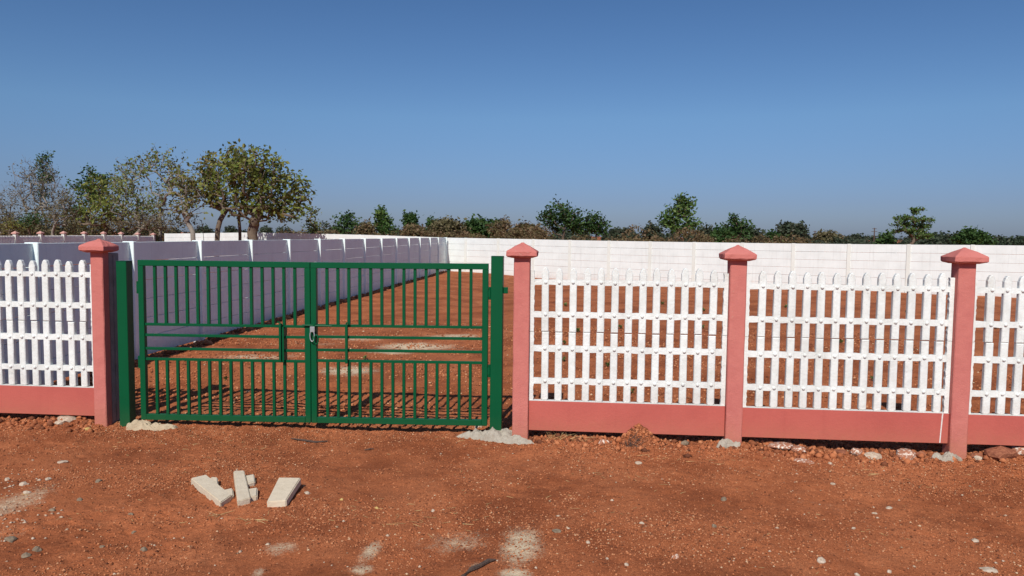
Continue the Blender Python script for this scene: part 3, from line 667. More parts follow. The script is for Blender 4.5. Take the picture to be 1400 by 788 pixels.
def heap(name, px, py, outline_px, mat, label, cat, h, seed, y_c=None, rough=.35):
    """irregular low heap of spilled mortar: a noisy dome set into the ground"""
    x_, y_ = on_z(px, py, -.06)
    if y_c is not None: y_ = y_c
    wx, wy = outline_px; n, m_ = 72, 22; rr = random.Random(seed); vs = []; fs = []
    ph = [rr.uniform(0, 6.28) for _ in range(5)]
    for i_ in range(m_+1):
        r = i_/m_
        for j in range(n):
            a = 6.2832*j/n; e = 1+.14*math.sin(2*a+ph[0])+.10*math.sin(3*a+ph[1])+.07*math.sin(5*a+ph[2])+.05*math.sin(9*a+ph[3])
            X_ = wx*r*e*math.cos(a); Y_ = wy*r*e*math.sin(a)
            z = h*(1-r**5)*(1+1.3*rough*float(vn((x_+X_)*9, (y_+Y_)*9, 3)))+.034*float(vn((x_+X_)*24, (y_+Y_)*24, 5))+.022*float(vn((x_+X_)*60, (y_+Y_)*60, 6))-.015*r**3
            vs.append((X_, Y_, z+gz(x_+X_, y_+Y_)))
    for i_ in range(m_):
        for j in range(n): fs.append((i_*n+j, i_*n+(j+1) % n, (i_+1)*n+(j+1) % n, (i_+1)*n+j))
    me = mesh(vs, fs, False); return tag(link(name, me, mat, None, (x_, y_, 0)), label, cat)
heap('mortar_footing', 682, 593, (.36, .13), M_conc, 'spilled grey mortar footing around the right gate post and first pink pillar', 'footing', .07, 5, -.03, .8)
heap('mortar_footing', 190, 585, (.27, .12), M_buff, 'spilled buff mortar footing under the left gate post', 'footing', .035, 9, -.01, .8)
heap('mortar_footing', 1001, 611, (.11, .06), M_conc, 'crumbled mortar round the foot of the middle pink pillar', 'footing', .05, 3, -.02)
heap('mortar_footing', 1316, 628, (.13, .07), M_conc, 'crumbled mortar round the foot of the rightmost pink pillar', 'footing', .045, 4, -.02)

def extr(poly, z0, z1, c=.006):
    n = len(poly); cx = sum(p[0] for p in poly)/n; cy = sum(p[1] for p in poly)/n
    bm = bmesh.new(); vs = [bm.verts.new((x_, y_, z0)) for x_, y_ in poly]; f = bm.faces.new(vs)
    if f.normal.z > 0: pass
    r = bmesh.ops.extrude_face_region(bm, geom=[f]); bmesh.ops.translate(bm, vec=(0, 0, z1-z0), verts=[g for g in r['geom'] if isinstance(g, bmesh.types.BMVert)])
    bmesh.ops.recalc_face_normals(bm, faces=bm.faces)
    bmesh.ops.bevel(bm, geom=[e for e in bm.edges], offset=c, segments=2, affect='EDGES')
    for v in bm.verts: v.co += Vector((float(vn(v.co.x*60, v.co.y*60, 3)), float(vn(v.co.x*60, v.co.z*60, 4)), float(vn(v.co.y*60, v.co.x*60, 5))))*.004
    me = bpy.data.meshes.new('piece'); bm.to_mesh(me); bm.free(); me.polygons.foreach_set('use_smooth', [False]*len(me.polygons)); return me
def wedge(pts_px, prongs, z1, label, rot_note=None):
    """a cast spacer block: long body with two short prongs, outline laid out on the soil in metres"""
    P_ = [on_z(a, b_, -.05) for a, b_ in pts_px]; cx = sum(p[0] for p in P_)/len(P_); cy = sum(p[1] for p in P_)/len(P_)
    o = empty('precast_spacer', (cx, cy, gz(cx, cy)), label, 'concrete block', 'cast concrete spacers on the soil')
    link('block_body', extr([(p[0]-cx, p[1]-cy) for p in P_], -.01, z1), M_precast, o)
    for pr in prongs:
        Q = [on_z(a, b_, -.05) for a, b_ in pr]; link('prong', extr([(p[0]-cx, p[1]-cy) for p in Q], -.012, z1-.012, .008), M_precast, o)
    return o
wedge([(261, 651), (282, 646), (317, 674), (302, 684)], [[(287, 647), (298, 648), (298, 656), (289, 656)], [(300, 666), (318, 662), (320, 672), (310, 678)]], .05, 'slanting two-pronged concrete piece, leftmost of the three cast pieces on the soil')
wedge([(319, 642), (334, 641), (343, 678), (325, 683)], [[(335, 646), (348, 644), (349, 654), (338, 657)], [(338, 664), (352, 662), (352, 673), (341, 675)]], .05, 'upright two-pronged concrete piece, in the middle of the three on the soil')
x_, y_ = on_z(389, 669, -.06)
o = empty('precast_block', (x_, y_, gz(x_, y_)), 'plain flat concrete block propped at a tilt, rightmost of the three cast pieces', 'concrete block')
Q = [on_z(a, b_, -.03) for a, b_ in ((365, 680), (392, 680), (412, 654), (382, 652))]
link('block_body', extr([(p[0]-x_, p[1]-y_) for p in Q], 0, .055, .006), M_precast, o, (0, 0, .012), (.07, -.05, 0))
link('broken_chip', rock_mesh(5, .03, .025, .02), M_pale, o, (.155, .045, .005))
# stick and bark
def stick(pts, rad, label, name='stick', mat=M_wood, cat='stick', lift=.012):
    P_ = [on_z(a, b_) for a, b_ in pts]; c = P_[0]
    b = MB(); b.tube([(p[0]-c[0], p[1]-c[1], gz(p[0], p[1])+lift) for p in P_], rad, 7)
    return tag(b.obj(name, mat, None, (c[0], c[1], 0)), label, cat)
stick([(632, 792), (645, 783), (656, 778), (668, 770), (678, 768)], [.012, .016, .012, .013, .003], 'dark charred stick at the bottom edge, left of the lime patch')
stick([(398, 601), (415, 602), (432, 603), (448, 602)], [.004, .010, .011, .004], 'dark strip of bark on the soil in front of the left gate leaf', 'bark_strip')
stick([(498, 614), (505, 613), (511, 612)], [.003, .007, .003], 'short dark twig on the soil below the middle of the gate', 'twig')

# dry straw and roots
M_straw = stone_mat('dry_straw', (.42, .28, .12), (.66, .5, .26))
def strands(cx, cy, n, spread, L0, up, seed, mb, w=.0015):
    rr = random.Random(seed)
    for k in range(n):
        a = rr.uniform(0, 6.283); x_ = cx+rr.gauss(0, spread); y_ = cy+rr.gauss(0, spread*.5); l_ = rr.uniform(.4, 1)*L0; z = gz(x_, y_)+.004
        dx, dy = math.cos(a)*l_, math.sin(a)*l_*.8; u = rr.uniform(0, up)
        mb.tube([(x_, y_, z), (x_+dx*.5, y_+dy*.5, max(z+u*l_*.8, gz(x_+dx*.5, y_+dy*.5)+.003)), (x_+dx, y_+dy, max(z+u*l_, gz(x_+dx, y_+dy)+.003))], [w, w, w*.5], 3, False)
mb = MB()
for px, py, n, sp, L0, up in [(770, 600, 38, .09, .16, .7), (795, 603, 22, .09, .12, .15), (640, 605, 10, .3, .08, .05), (880, 627, 5, .12, .14, .02), (700, 700, 16, .4, .09, .03), (560, 706, 12, .25, .1, .03), (480, 700, 16, .3, .07, .03), (300, 703, 7, .05, .12, .1), (350, 708, 8, .06, .14, .06), (240, 643, 3, .03, .1, .02), (1200, 640, 12, .25, .1, .05), (980, 630, 10, .25, .08, .05), (300, 607, 20, .5, .08, .05), (170, 604, 14, .3, .07, .05), (1050, 600, 14, .15, .06, .6), (1350, 660, 10, .3, .09, .03), (850, 660, 10, .4, .1, .03), (100, 690, 14, .4, .08, .03), (700, 660, 26, .9, .06, .03), (1150, 720, 20, .6, .06, .03)]:
    x_, y_ = on_z(px, py); strands(x_, y_, n, sp, L0, up, px, mb)
tag(mb.obj('dry_straw', M_straw), 'dry yellow straw wisps lying on the red soil', None, None, 'stuff')
mb = MB(); x_, y_ = on_z(862, 604); strands(x_, y_-.17, 60, .04, .075, 1.2, 4, mb, .0018)
tag(mb.obj('root_tangle', M_wood), 'tangle of dark roots sticking out of the left side of the soil mound', 'roots')
# small green weeds inside the yard
WL = leaf_mat('weed_leaves', [(.06, .09, .02), (.11, .16, .04), (.17, .22, .06)])
def weed_mesh(seed, n=16, L0=.06):
    rr = random.Random(seed); vs = []; fs = []; tn = []
    for k in range(n):
        a = rr.uniform(0, 6.283); el = rr.uniform(.1, 1.2); l_ = L0*rr.uniform(.6, 1.2); d = Vector((math.cos(a)*math.cos(el), math.sin(a)*math.cos(el), math.sin(el))); s_ = Vector((-math.sin(a), math.cos(a), 0))*l_*.28
        p = Vector((rr.gauss(0, .015), rr.gauss(0, .015), rr.uniform(0, .05))); b_ = len(vs)
        vs += [p, p+d*l_*.5+s_, p+d*l_, p+d*l_*.5-s_]; fs.append((b_, b_+1, b_+2, b_+3)); tn.append(rr.random())
    me = mesh(vs, fs); at = me.attributes.new('tint', 'FLOAT', 'FACE'); at.data.foreach_set('value', tn); me.materials.append(WL); return me
wm = [weed_mesh(i_, 14+4*i_) for i_ in range(4)]
for k, (px, py) in enumerate([(308, 516), (773, 413), (790, 452), (848, 447), (772, 471), (770, 493), (906, 410), (962, 420), (900, 466), (865, 532), (1075, 415), (960, 445), (1195, 520), (1310, 460), (1240, 425), (1362, 448), (498, 494), (1150, 470), (830, 500)]):
    x_, y_ = on_z(px, py, -.04); s_ = .6+.1*max(y_, 0)**.6*1.2
    o = link('weed', wm[k % 4], None, None, (x_, y_, gz(x_, y_)), (0, 0, k*1.3)); o.scale = (s_,)*3
    tag(o, 'small green weed sprouting from the red soil inside the fenced yard', 'weed', 'weeds in the yard')

# ------------------------------------------------------------------ trees
def grow_skeleton(rr, trunk_frac, levels, kids, spread, up, shrink=.72, lean=0, bend=.25, multi=1):
    segs = []; tips = []
    def rec(p, d, L_, r, lev):
        pts = [p]; rad = [r]; q = p.copy(); dd = d.copy(); n = 3 if lev > 1 else 2
        for i_ in range(n):
            dd = (dd+Vector((rr.gauss(0, bend), rr.gauss(0, bend), rr.gauss(0, bend*.6)+up*.12))).normalized()
            q = q+dd*L_/n; pts.append(q); rad.append(r*(1-.45*(i_+1)/n))
        segs.append((pts, rad, lev))
        if lev <= 0: tips.append((q, dd)); tips.append((pts[-2], dd)); return
        if lev <= 2: tips.append((q, dd))
        k = kids if isinstance(kids, int) else rr.randint(*kids); ph = rr.uniform(0, 6.283)
        for j in range(k):
            a = ph+6.283*j/k+rr.uniform(-.4, .4); e = spread*rr.uniform(.6, 1.25)
            s_ = dd.cross(Vector((.3, .2, 1))).normalized(); t_ = dd.cross(s_)
            nd = (dd*math.cos(e)+(s_*math.cos(a)+t_*math.sin(a))*math.sin(e)+Vector((0, 0, up*.25))).normalized()
            st = pts[-1] if (j < 2 or n < 2) else pts[-2]
            rec(st.copy(), nd, L_*shrink*rr.uniform(.8, 1.2), r*.55, lev-1)
    for m_ in range(multi):
        d0 = Vector((rr.uniform(-.12, .12)+lean+(.35*(m_-(multi-1)/2) if multi > 1 else 0), rr.uniform(-.12, .12), 1)).normalized()
        rec(Vector((.12*m_, 0, 0)), d0, trunk_frac, .06/math.sqrt(multi), levels)
    return segs, tips
def leaf_cloud(rr, centres, n_per, spread, size, droop=.0, aspect=.55):
    N_ = len(centres)*n_per; g = np.random.default_rng(rr.randrange(10**6))
    c = np.repeat(np.array([tuple(q_) for q_ in centres]), n_per, 0)+g.normal(0, 1, (N_, 3))*np.array(spread)
    d = g.normal(0, 1, (N_, 3)); d[:, 2] = d[:, 2]*.7-droop; d /= np.linalg.norm(d, axis=1)[:, None]
    e = np.cross(d, g.normal(0, 1, (N_, 3))); e /= np.linalg.norm(e, axis=1)[:, None]+1e-9
    nrm = np.cross(d, e); l_ = (size*(.6+.8*g.random(N_)))[:, None]
    v = np.stack([c-d*l_*.5, c+e*l_*aspect*.5+nrm*l_*.08, c+d*l_*.5, c-e*l_*aspect*.5+nrm*l_*.08], 1).reshape(-1, 3)
    ct = np.repeat(g.random(len(centres)), n_per)
    t = np.clip(.55*g.random(N_)+.45*ct, 0, 1)
    return v, t
def cloud_obj(name, v, t, mat, parent=None, loc=(0, 0, 0)):
    n = len(v)//4; me = bpy.data.meshes.new(name); me.vertices.add(len(v)); me.vertices.foreach_set('co', np.ascontiguousarray(v, dtype=np.float32).ravel())
    me.loops.add(len(v)); me.loops.foreach_set('vertex_index', np.arange(len(v), dtype=np.int32)); me.polygons.add(n)
    me.polygons.foreach_set('loop_start', (np.arange(n)*4).astype(np.int32)); me.update(calc_edges=True)
    at = me.attributes.new('tint', 'FLOAT', 'FACE'); at.data.foreach_set('value', t.astype(np.float32))
    return link(name, me, mat, parent, loc)
def tree(px, dist, top, x0, x1, lmat, label, seed=1, levels=4, kids=3, spread=.55, up=.5, lpt=8, lsize=.2, lspread=.28, bark=M_bark, name='tree', cat='tree', multi=1, lean=0, tf=1.0, shrink=.72, group=None, base=0, droop=.2, base_z=-.05, thick=1.0, drop_tip=0.0, clear=.0):
    rr = random.Random(seed); gx_, gy_ = place(px, dist)
    H = height((x0+x1)/2, top, dist)-base_z; wl_ = (px-x0)*dist/FPX; wr_ = (x1-px)*dist/FPX
    segs, tips = grow_skeleton(rr, tf, levels, kids, spread, up, shrink, lean, multi=multi)
    A = np.array([tuple(p) for s_ in segs for p in s_[0]]); zmax = A[:, 2].max(); lo = A[:, 0].min(); hi = A[:, 0].max(); yl, yh = A[:, 1].min(), A[:, 1].max()
    lm = lsize*.6+lspread*.7
    def T(p):
        z = p.z/zmax*(H-lm*.8); fx = p.x/hi*max(wr_-lm, .1) if p.x > 0 else p.x/lo*-max(wl_-lm, .1)
        wy = (wl_+wr_)/2-lm; fy = p.y/max(abs(yl), abs(yh))*max(wy, .1)
        return Vector((fx, fy, z))
    root = empty(name, (gx_, gy_, base_z), label, cat, group, (0, 0, yaw))
    b = MB(); k = H/zmax
    for pts, rad, lev in segs:
        n_ = 8 if lev >= levels-1 else (5 if lev >= levels-2 else 3)
        b.tube([T(p) for p in pts], [max(r*k*thick*.9, .006*dist/40) for r in rad], n_, False)
    b.obj('trunk', bark, root, smooth=True)
    C_ = [q_ for q_ in (T(p) for p, d in tips if rr.random() > drop_tip) if q_.z > H*clear*rr.uniform(.8, 1.25)]
    v, t = leaf_cloud(rr, C_, lpt, (lspread, lspread, lspread*.8), lsize, droop)
    if len(v): cloud_obj('crown', v, t, lmat, root)
    return root
G1 = 'trees of the neighbouring plot at left'
def lobe_tree(px, dist, lobes, n, lmat, label, seed, lpt=7, lsize=.25, lspread=.22, bark=M_bark, fork=.32, thick=1.0, twigs=0, lean=0.0, step=.42, shell=.5, stems=1, base_z=-.05, leaf_frac=1.0, cat='tree', name='tree'):
    """trunk and limbs grown out to points that fill the given crown lobes, a tuft of leaves at each point"""
    rr = random.Random(seed); bx, by = place(px, dist); k = dist/FPX
    def cv(lx, ly): return (lx-px)*k, height(lx, ly, dist)-base_z
    L_ = []
    for lx, ly, rx, ry in lobes:
        cx, cz = cv(lx, ly); L_.append((Vector((cx, rr.uniform(-.35, .35)*rx*k, cz)), rx*k, ry*k))
    wsum = [l[1]*l[2] for l in L_]; A = []
    for q_ in range(n):
        c, rx, rz = rr.choices(L_, wsum)[0]
        d = Vector((rr.gauss(0, 1), rr.gauss(0, 1), rr.gauss(0, 1))).normalized(); r_ = rr.random()**(shell)
        A.append(c+Vector((d.x*rx, d.y*rx*.9, d.z*rz))*r_)
    zt = max(a.z for a in A); fz = zt*fork; nodes = []; par = []; child = []
    def add(p, pa):
        nodes.append(p); par.append(pa); child.append(0); return len(nodes)-1
    for s_ in range(stems):
        off = (s_-(stems-1)/2)*.5; prev = add(Vector((off, 0, 0)), -1); m_ = 5
        for q_ in range(1, m_+1): prev = add(Vector((off*(1+.9*q_/m_)+lean*q_/m_*zt+rr.gauss(0, .03), rr.gauss(0, .03), fz*q_/m_)), prev)
    top = nodes[-1]; lowest = fz*.75
    A.sort(key=lambda a: (a-top).length+rr.uniform(0, .4)); tips = []
    for a in A:
        best, bd_ = None, 1e9
        for i_ in range(len(nodes)):
            p = nodes[i_]
            if p.z < lowest: continue
            d_ = (a-p).length*(1+.55*max(0, p.z-a.z)/((a-p).length+.01))+.12*(p-top).length
            if d_ < bd_: best, bd_ = i_, d_
        p = nodes[best]; m_ = max(1, int((a-p).length/step)); prev = best; v = a-p; sag = Vector((rr.gauss(0, .06), rr.gauss(0, .06), -.10))*v.length
        for q_ in range(1, m_+1):
            t_ = q_/m_; prev = add(p+v*t_+sag*math.sin(math.pi*t_)+Vector((rr.gauss(0, .02), rr.gauss(0, .02), rr.gauss(0, .02))), prev)
        tips.append(prev); i_ = prev
        while i_ >= 0: child[i_] += 1; i_ = par[i_]
    root = empty(name, (bx, by, base_z), label, cat, None, (0, 0, yaw)); b = MB(); kids_ = {}
    for i_, p_ in enumerate(par):
        if p_ >= 0: kids_.setdefault(p_, []).append(i_)
    rad = lambda i_: thick*.0125*max(child[i_], 1)**.46+.003*dist/40
    starts = [(-1, i_) for i_, p_ in enumerate(par) if p_ < 0]
    while starts:
        pa, i_ = starts.pop(); pts = [nodes[pa]] if pa >= 0 else []; rs = [min(rad(pa), rad(i_)*1.25)] if pa >= 0 else []
        while True:
            pts.append(nodes[i_]); rs.append(rad(i_)); ks = sorted(kids_.get(i_, []), key=lambda q_: -child[q_])
            for q_ in ks[1:]: starts.append((i_, q_))
            if not ks: break
            i_ = ks[0]
        if len(pts) > 1: b.tube(pts, rs, 8 if rs[0] > .06 else (5 if rs[0] > .03 else 3), False)
    C_ = []
    for i_ in tips:
        for q_ in range(twigs):
            d = Vector((rr.gauss(0, 1), rr.gauss(0, 1), rr.gauss(.5, .8))).normalized(); e = nodes[i_]+d*rr.uniform(.3, .75)
            b.tube([nodes[i_], (nodes[i_]+e)/2+Vector((0, 0, .05)), e], [.010, .007, .004], 3, False)
            if rr.random() < .5: C_.append(e)
        C_.append(nodes[i_])
    b.obj('trunk', bark, root, smooth=True)
    C_ = [c for c in C_ if rr.random() < leaf_frac]
    v, t = leaf_cloud(rr, C_, lpt, (lspread, lspread, lspread*.8), lsize, .25)
    cloud_obj('crown', v, t, lmat, root); return root
# far left group, behind the distant picket fence
lobe_tree(0, 62, [(-12, 290, 30, 30), (5, 285, 18, 32)], 120, L_dry, 'thin brownish half-bare tree cut by the left edge', 2, 3, .15, .2, M_bark2, twigs=3, thick=.8)
lobe_tree(50, 66, [(52, 245, 32, 28), (32, 262, 24, 24), (72, 265, 24, 25), (50, 275, 30, 18)], 230, L_dry, 'nearly leafless grey tree in front of the dark spindly one, second from the left', 21, 2, .16, .2, M_bark2, twigs=3, thick=.85, leaf_frac=.7)
lobe_tree(63, 76, [(68, 214, 6, 9), (60, 228, 10, 8), (64, 243, 12, 12), (60, 262, 10, 12)], 70, L_dark, 'dark green spindly tree poking above the leafless grey tree', 31, 14, .24, .28)
lobe_tree(42, 60, [(45, 302, 20, 11), (32, 308, 10, 8)], 60, L_dark, 'low dark green bush at the foot of the leafless grey tree', 33, 14, .15, .2, cat='bush', name='bush', fork=.2)
lobe_tree(84, 60, [(84, 292, 20, 18), (92, 275, 12, 14)], 90, L_dry, 'low olive scrub with a slanting pale stem beside the dark green tree', 34, 5, .16, .25, M_bark2, twigs=2, cat='bush', name='bush', lean=-.15)
lobe_tree(18, 59, [(18, 310, 14, 7), (8, 312, 10, 6)], 40, L_rust, 'rust-brown bush at the foot of the trees near the left edge', 35, 9, .14, .2, cat='bush', name='bush', fork=.2)
lobe_tree(126, 66, [(123, 240, 15, 11), (142, 246, 14, 10), (112, 258, 14, 12), (128, 262, 24, 20), (108, 285, 14, 16)], 130, L_dark, 'dark green tree with bunched leaves behind the olive broadleaf', 41, 10, .27, .28)
lobe_tree(140, 61, [(140, 268, 28, 22), (120, 290, 22, 22), (155, 288, 28, 24), (132, 252, 14, 10)], 210, L_teak, 'olive green broadleaf with low spreading branches at left centre', 42, 6, .26, .28, M_bark, fork=.2)
lobe_tree(182, 60, [(178, 275, 26, 28), (196, 285, 22, 24), (165, 262, 18, 18)], 170, L_teak, 'bushy brownish olive tree between the low broadleaf and the tall sparse tree', 43, 4, .22, .3, M_bark2, fork=.25, twigs=1)
lobe_tree(219, 64, [(218, 218, 24, 20), (240, 232, 18, 20), (225, 250, 34, 28), (196, 228, 20, 18), (212, 280, 34, 16)], 250, L_teak, 'tall sparse tree with thin upright branches and tufts of leaves', 144, 3, .28, .2, M_bark2, leaf_frac=.62, thick=1.0, twigs=1, fork=.3)
lobe_tree(190, 66, [(168, 232, 20, 20), (182, 252, 26, 20), (158, 248, 12, 12), (190, 225, 12, 12)], 120, L_teak, 'thin half-bare tree merging with the left side of the tall sparse tree', 46, 3, .26, .2, M_bark2, leaf_frac=.6, twigs=1)
lobe_tree(205, 58, [(175, 308, 28, 9), (205, 304, 26, 12), (225, 308, 16, 10)], 110, L_dry, 'tangled dry undergrowth below the tall sparse tree', 45, 5, .16, .22, cat='bush', name='bush', fork=.15, twigs=1)
# nearer trees standing before the sunlit wall
lobe_tree(270, 41, [(250, 250, 18, 22), (262, 275, 24, 22), (248, 285, 14, 14)], 130, L_rust, 'slim leaning tree with rusty olive leaves left of the double-stemmed one', 51, 4, .2, .2, M_bark2, lean=-.05, thick=1.1, fork=.36, leaf_frac=.8)
lobe_tree(288, 42.5, [(290, 228, 26, 22), (280, 250, 30, 24), (300, 270, 26, 18), (262, 255, 16, 16)], 210, L_rust, 'rusty olive tree with slender stems just left of the biggest round tree', 152, 5, .21, .2, M_bark, stems=2, fork=.4, thick=.95, leaf_frac=.9)
lobe_tree(346, 42, [(345, 226, 44, 26), (322, 250, 44, 34), (372, 252, 44, 34), (396, 262, 30, 28), (400, 292, 26, 14), (350, 282, 50, 22)], 520, L_teak, 'biggest round-crowned broadleaf tree with a thick dark trunk', 160, 6, .25, .20, M_bark, fork=.36, thick=1.25, shell=.42)
lobe_tree(328, 44, [(325, 214, 18, 13), (332, 235, 22, 20)], 70, L_rust, 'upright tree half hidden behind the biggest round crown', 155, 6, .22, .22, M_bark, fork=.4)
lobe_tree(428, 46, [(428, 290, 8, 8), (426, 303, 11, 9), (431, 312, 9, 6)], 40, L_teak, 'small thin sapling right of the biggest round tree', 54, 7, .17, .14, fork=.3)
# middle distance beyond the walls
lobe_tree(473, 95, [(478, 297, 8, 5), (470, 302, 10, 7), (482, 308, 12, 9), (464, 313, 9, 8), (474, 316, 20, 6)], 90, L_dark, 'dark green tree with brown scrub, first right of the sapling', 61, 11, .36, .34)
lobe_tree(523, 90, [(521, 289, 5, 6), (521, 297, 9, 7), (523, 306, 14, 8), (527, 314, 16, 8)], 110, L_fresh, 'conical bright green tree left of the slim twin one', 62, 12, .36, .3)
tree(559, 95, 291, 551, 570, L_dark, 'slim dark tree between the conical tree and the brown scrub', 63, 4, 3, .35, .8, 8, .42, .35)
tree(612, 90, 297, 586, 640, L_dry, 'round olive-brown bush left of the flat dark green clump', 64, 4, 4, .65, .2, 12, .4, .4, tf=.5)
tree(590, 130, 296, 583, 598, L_dark, 'tiny slender tree sticking up behind the brown scrub', 65, 3, 3, .3, .9, 10, .5, .45)
tree(655, 100, 298, 632, 684, L_dark, 'flat-topped dark green clump left of the bare purplish tree', 66, 4, 4, .65, .2, 12, .5, .5, tf=.6)
tree(684, 95, 294, 664, 704, L_brown, 'bare purplish grey tree left of the first pink pillar', 67, 6, 3, .5, .4, 1, .3, .3, M_bark2)
tree(678, 120, 300, 671, 685, L_dark, 'tiny dark conical tree beside the bare purplish tree', 68, 3, 3, .3, .9, 10, .5, .4)
lobe_tree(770, 92, [(764, 289, 20, 11), (783, 297, 18, 12), (751, 297, 12, 9), (768, 306, 28, 12), (790, 312, 14, 10)], 190, L_dark, 'large rounded dark green tree right of the first pink pillar', 71, 12, .36, .34)
lobe_tree(812, 92, [(811, 301, 14, 8), (820, 311, 12, 12), (806, 314, 14, 10)], 90, L_dark, 'smaller dark green tree touching the right side of the large dark one', 72, 12, .36, .32)
lobe_tree(928, 88, [(929, 272, 9, 7), (938, 280, 10, 9), (922, 287, 14, 8), (936, 294, 15, 10), (914, 301, 13, 9), (946, 307, 11, 9), (926, 312, 25, 10)], 190, L_fresh, 'light green tree with a lumpy crown, tallest of the right half', 73, 11, .38, .32)
tree(890, 110, 307, 880, 904, L_far, 'small grey-green tree just left of the tall light green tree', 74, 4, 3, .55, .3, 9, .5, .45)
lobe_tree(1005, 90, [(1003, 297, 4, 5), (1003, 305, 9, 6), (1014, 310, 13, 8), (997, 313, 12, 8), (1007, 321, 24, 8)], 110, L_dark, 'dark tree with a pointed top above the middle pink pillar', 75, 12, .34, .3)
tree(988, 96, 311, 975, 1006, L_dark, 'low dark bush left of the pointed dark tree', 76, 4, 3, .6, .2, 10, .5, .5, cat='bush', name='bush')
tree(963, 100, 310, 950, 978, L_far, 'low dull green tree right of the tall light green one', 77, 4, 3, .6, .3, 9, .5, .45)
tree(1029, 105, 312, 1022, 1038, L_far, 'tiny round tree right of the pointed dark tree', 77, 3, 3, .5, .3, 10, .5, .45)
tree(1072, 140, 304, 1064, 1081, L_far, 'narrow oval tree, left one of the pair right of the middle pillar', 78, 4, 3, .4, .6, 10, .6, .6)
tree(1091, 140, 306, 1083, 1099, L_far, 'narrow oval tree, right one of the pair right of the middle pillar', 79, 4, 3, .4, .6, 10, .6, .6)
tree(1056, 130, 318, 1045, 1068, L_dark, 'low dark bush left of the oval pair', 80, 4, 3, .6, .2, 10, .6, .5, cat='bush', name='bush')
tree(1132, 130, 319, 1114, 1152, L_dry, 'low rounded olive and brown bush right of the oval pair', 81, 4, 4, .7, .1, 10, .6, .6, tf=.4, cat='bush', name='bush')
tree(1175, 150, 324, 1160, 1192, L_far, 'low flat grey-green bush left of the utility pole', 82, 4, 3, .7, .1, 12, .7, .7, tf=.4, cat='bush', name='bush')
lobe_tree(1246, 72, [(1252, 286, 9, 2), (1249, 291, 5, 3), (1237, 299, 18, 3), (1257, 301, 16, 3), (1236, 307, 20, 3), (1262, 309, 14, 3), (1244, 316, 24, 3), (1260, 322, 18, 4)], 240, L_fresh, 'layered tree with flat tiers of bright leaves left of the rightmost pink pillar', 91, 12, .22, .13, thick=1.1, fork=.3)
tree(1214, 76, 318, 1199, 1228, L_dark, 'low dark bush at the foot of the layered tree', 92, 4, 3, .7, .1, 14, .35, .35, tf=.4, cat='bush', name='bush')
tree(1335, 85, 312, 1308, 1354, L_dark, 'dark bush with bare sticks behind the rightmost pink pillar cap', 93, 4, 4, .7, .2, 8, .4, .4, M_bark2, tf=.5, cat='bush', name='bush')
tree(1290, 110, 322, 1265, 1320, L_far, 'long low green thicket between the layered tree and the rightmost pillar', 94, 4, 4, .8, .1, 10, .5, .5, tf=.3, cat='bush', name='bush')
tree(1385, 110, 326, 1362, 1410, L_far, 'low green bush at the right edge of the skyline', 95, 4, 4, .8, .1, 10, .5, .5, tf=.3, cat='bush', name='bush')
tree(722, 100, 304, 700, 748, L_brown, 'brown scrubby bush right above the first pink pillar', 96, 5, 4, .7, .2, 4, .4, .4, tf=.4, cat='bush', name='bush')
tree(568, 85, 306, 548, 592, L_brown, 'brown leafless bush between the slim dark tree and the olive-brown bush', 97, 5, 4, .7, .2, 4, .35, .35, tf=.4, cat='bush', name='bush')
tree(500, 86, 303, 488, 512, L_brown, 'small brown bare shrub left of the conical green tree', 98, 4, 4, .6, .3, 5, .35, .35, cat='bush', name='bush')
tree(857, 130, 311, 850, 866, L_far, 'tiny pointed tree above the brown scrub right of the dark pair', 99, 3, 3, .35, .8, 10, .5, .4)
tree(841, 125, 312, 832, 848, L_far, 'small loose grey tree just right of the dark pair', 100, 4, 3, .4, .5, 6, .5, .4)
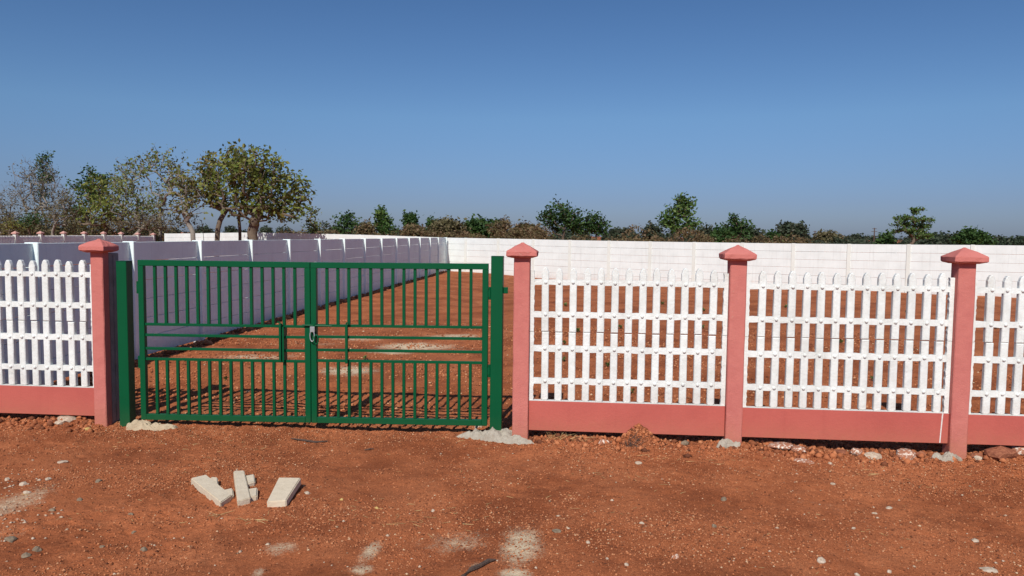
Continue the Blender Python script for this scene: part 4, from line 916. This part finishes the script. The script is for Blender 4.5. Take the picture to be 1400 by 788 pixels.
# continuous scrub and distant wood along the horizon
def band(name, label, px0, px1, dist, topf, mat, n, size, seed, jit=8):
    rr = random.Random(seed); C_ = []; lumps_ = max(n//60, 10)
    for k in range(lumps_):
        px = px0+(px1-px0)*(k+rr.uniform(-.8, .8))/lumps_; d_ = dist+rr.uniform(-jit, jit); x_, y_ = place(px, d_)
        H = topf(px, rr)*rr.choice((.4, .55, .7, .8, 1.0, 1.05))*rr.uniform(.85, 1.08); w_ = rr.uniform(.45, .8)*max(H, 1.5)*1.1
        for q_ in range(60):
            a = rr.uniform(0, 6.283); u = rr.uniform(-.6, 1); r_ = rr.uniform(.55, 1)**.5; c_ = math.sqrt(max(1-u*u, 0))
            C_.append(Vector((x_+w_*c_*math.cos(a)*r_, y_+w_*c_*math.sin(a)*r_, H*.5+H*.5*u*r_)))
    v, t = leaf_cloud(rr, C_, 8, (size*.7, size*.7, size*.6), size, .1)
    tag(cloud_obj(name, v, t, mat), label, None, None, 'stuff')
band('scrub', 'brown leafless scrub running along behind the white back wall', 380, 1120, 84, lambda p, r: 3.0 if 540 < p < 600 or 690 < p < 748 else (2.7 if 832 < p < 882 or 936 < p < 976 else 1.95), L_brown, 3600, .26, 3, 6)
band('thicket', 'dull green thicket mixed into the brown scrub on the skyline', 440, 1420, 118, lambda p, r: 3.7 if 590 < p < 690 else (3.1 if p < 510 or 955 < p < 1040 else (2.3 if p < 1040 else 1.85)), L_far, 5400, .36, 5, 10)
band('distant_wood', 'hazy line of distant trees along the horizon', -100, 1600, 330, lambda p, r: 4.0 if p < 1040 else 2.9, L_far, 7200, .9, 8, 25)
band('undergrowth', 'dark undergrowth beneath the trees behind the far picket fence', -60, 242, 66, lambda p, r: 3.6, L_dry, 3000, .2, 9, 5)
# utility poles
def pole(px, dist, top, label, arms):
    x_, y_ = place(px, dist); H = height(px, top, dist); r = .3*dist/300
    o = empty('utility_pole', (x_, y_, 0), label, 'pole'); MB().tube([(0, 0, -.1), (0, 0, H)], [r, r*.6], 8).obj('shaft', M_wood, o)
    for z, w in arms: MB().box(-w, w, -.06, .06, H-z-.06, H-z+.06).obj('crossarm', M_wood, o)
    return o
pole(1195, 190, 312, 'thin utility pole with short crossarms standing on the skyline', ((.2, .5), (.9, .7)))
pole(1114, 220, 316, 'faint thin pole above the low rounded bush', ((.2, .5),))
pole(1310, 180, 320, 'thin pole just left of the bush with bare sticks', ((.2, .4),))
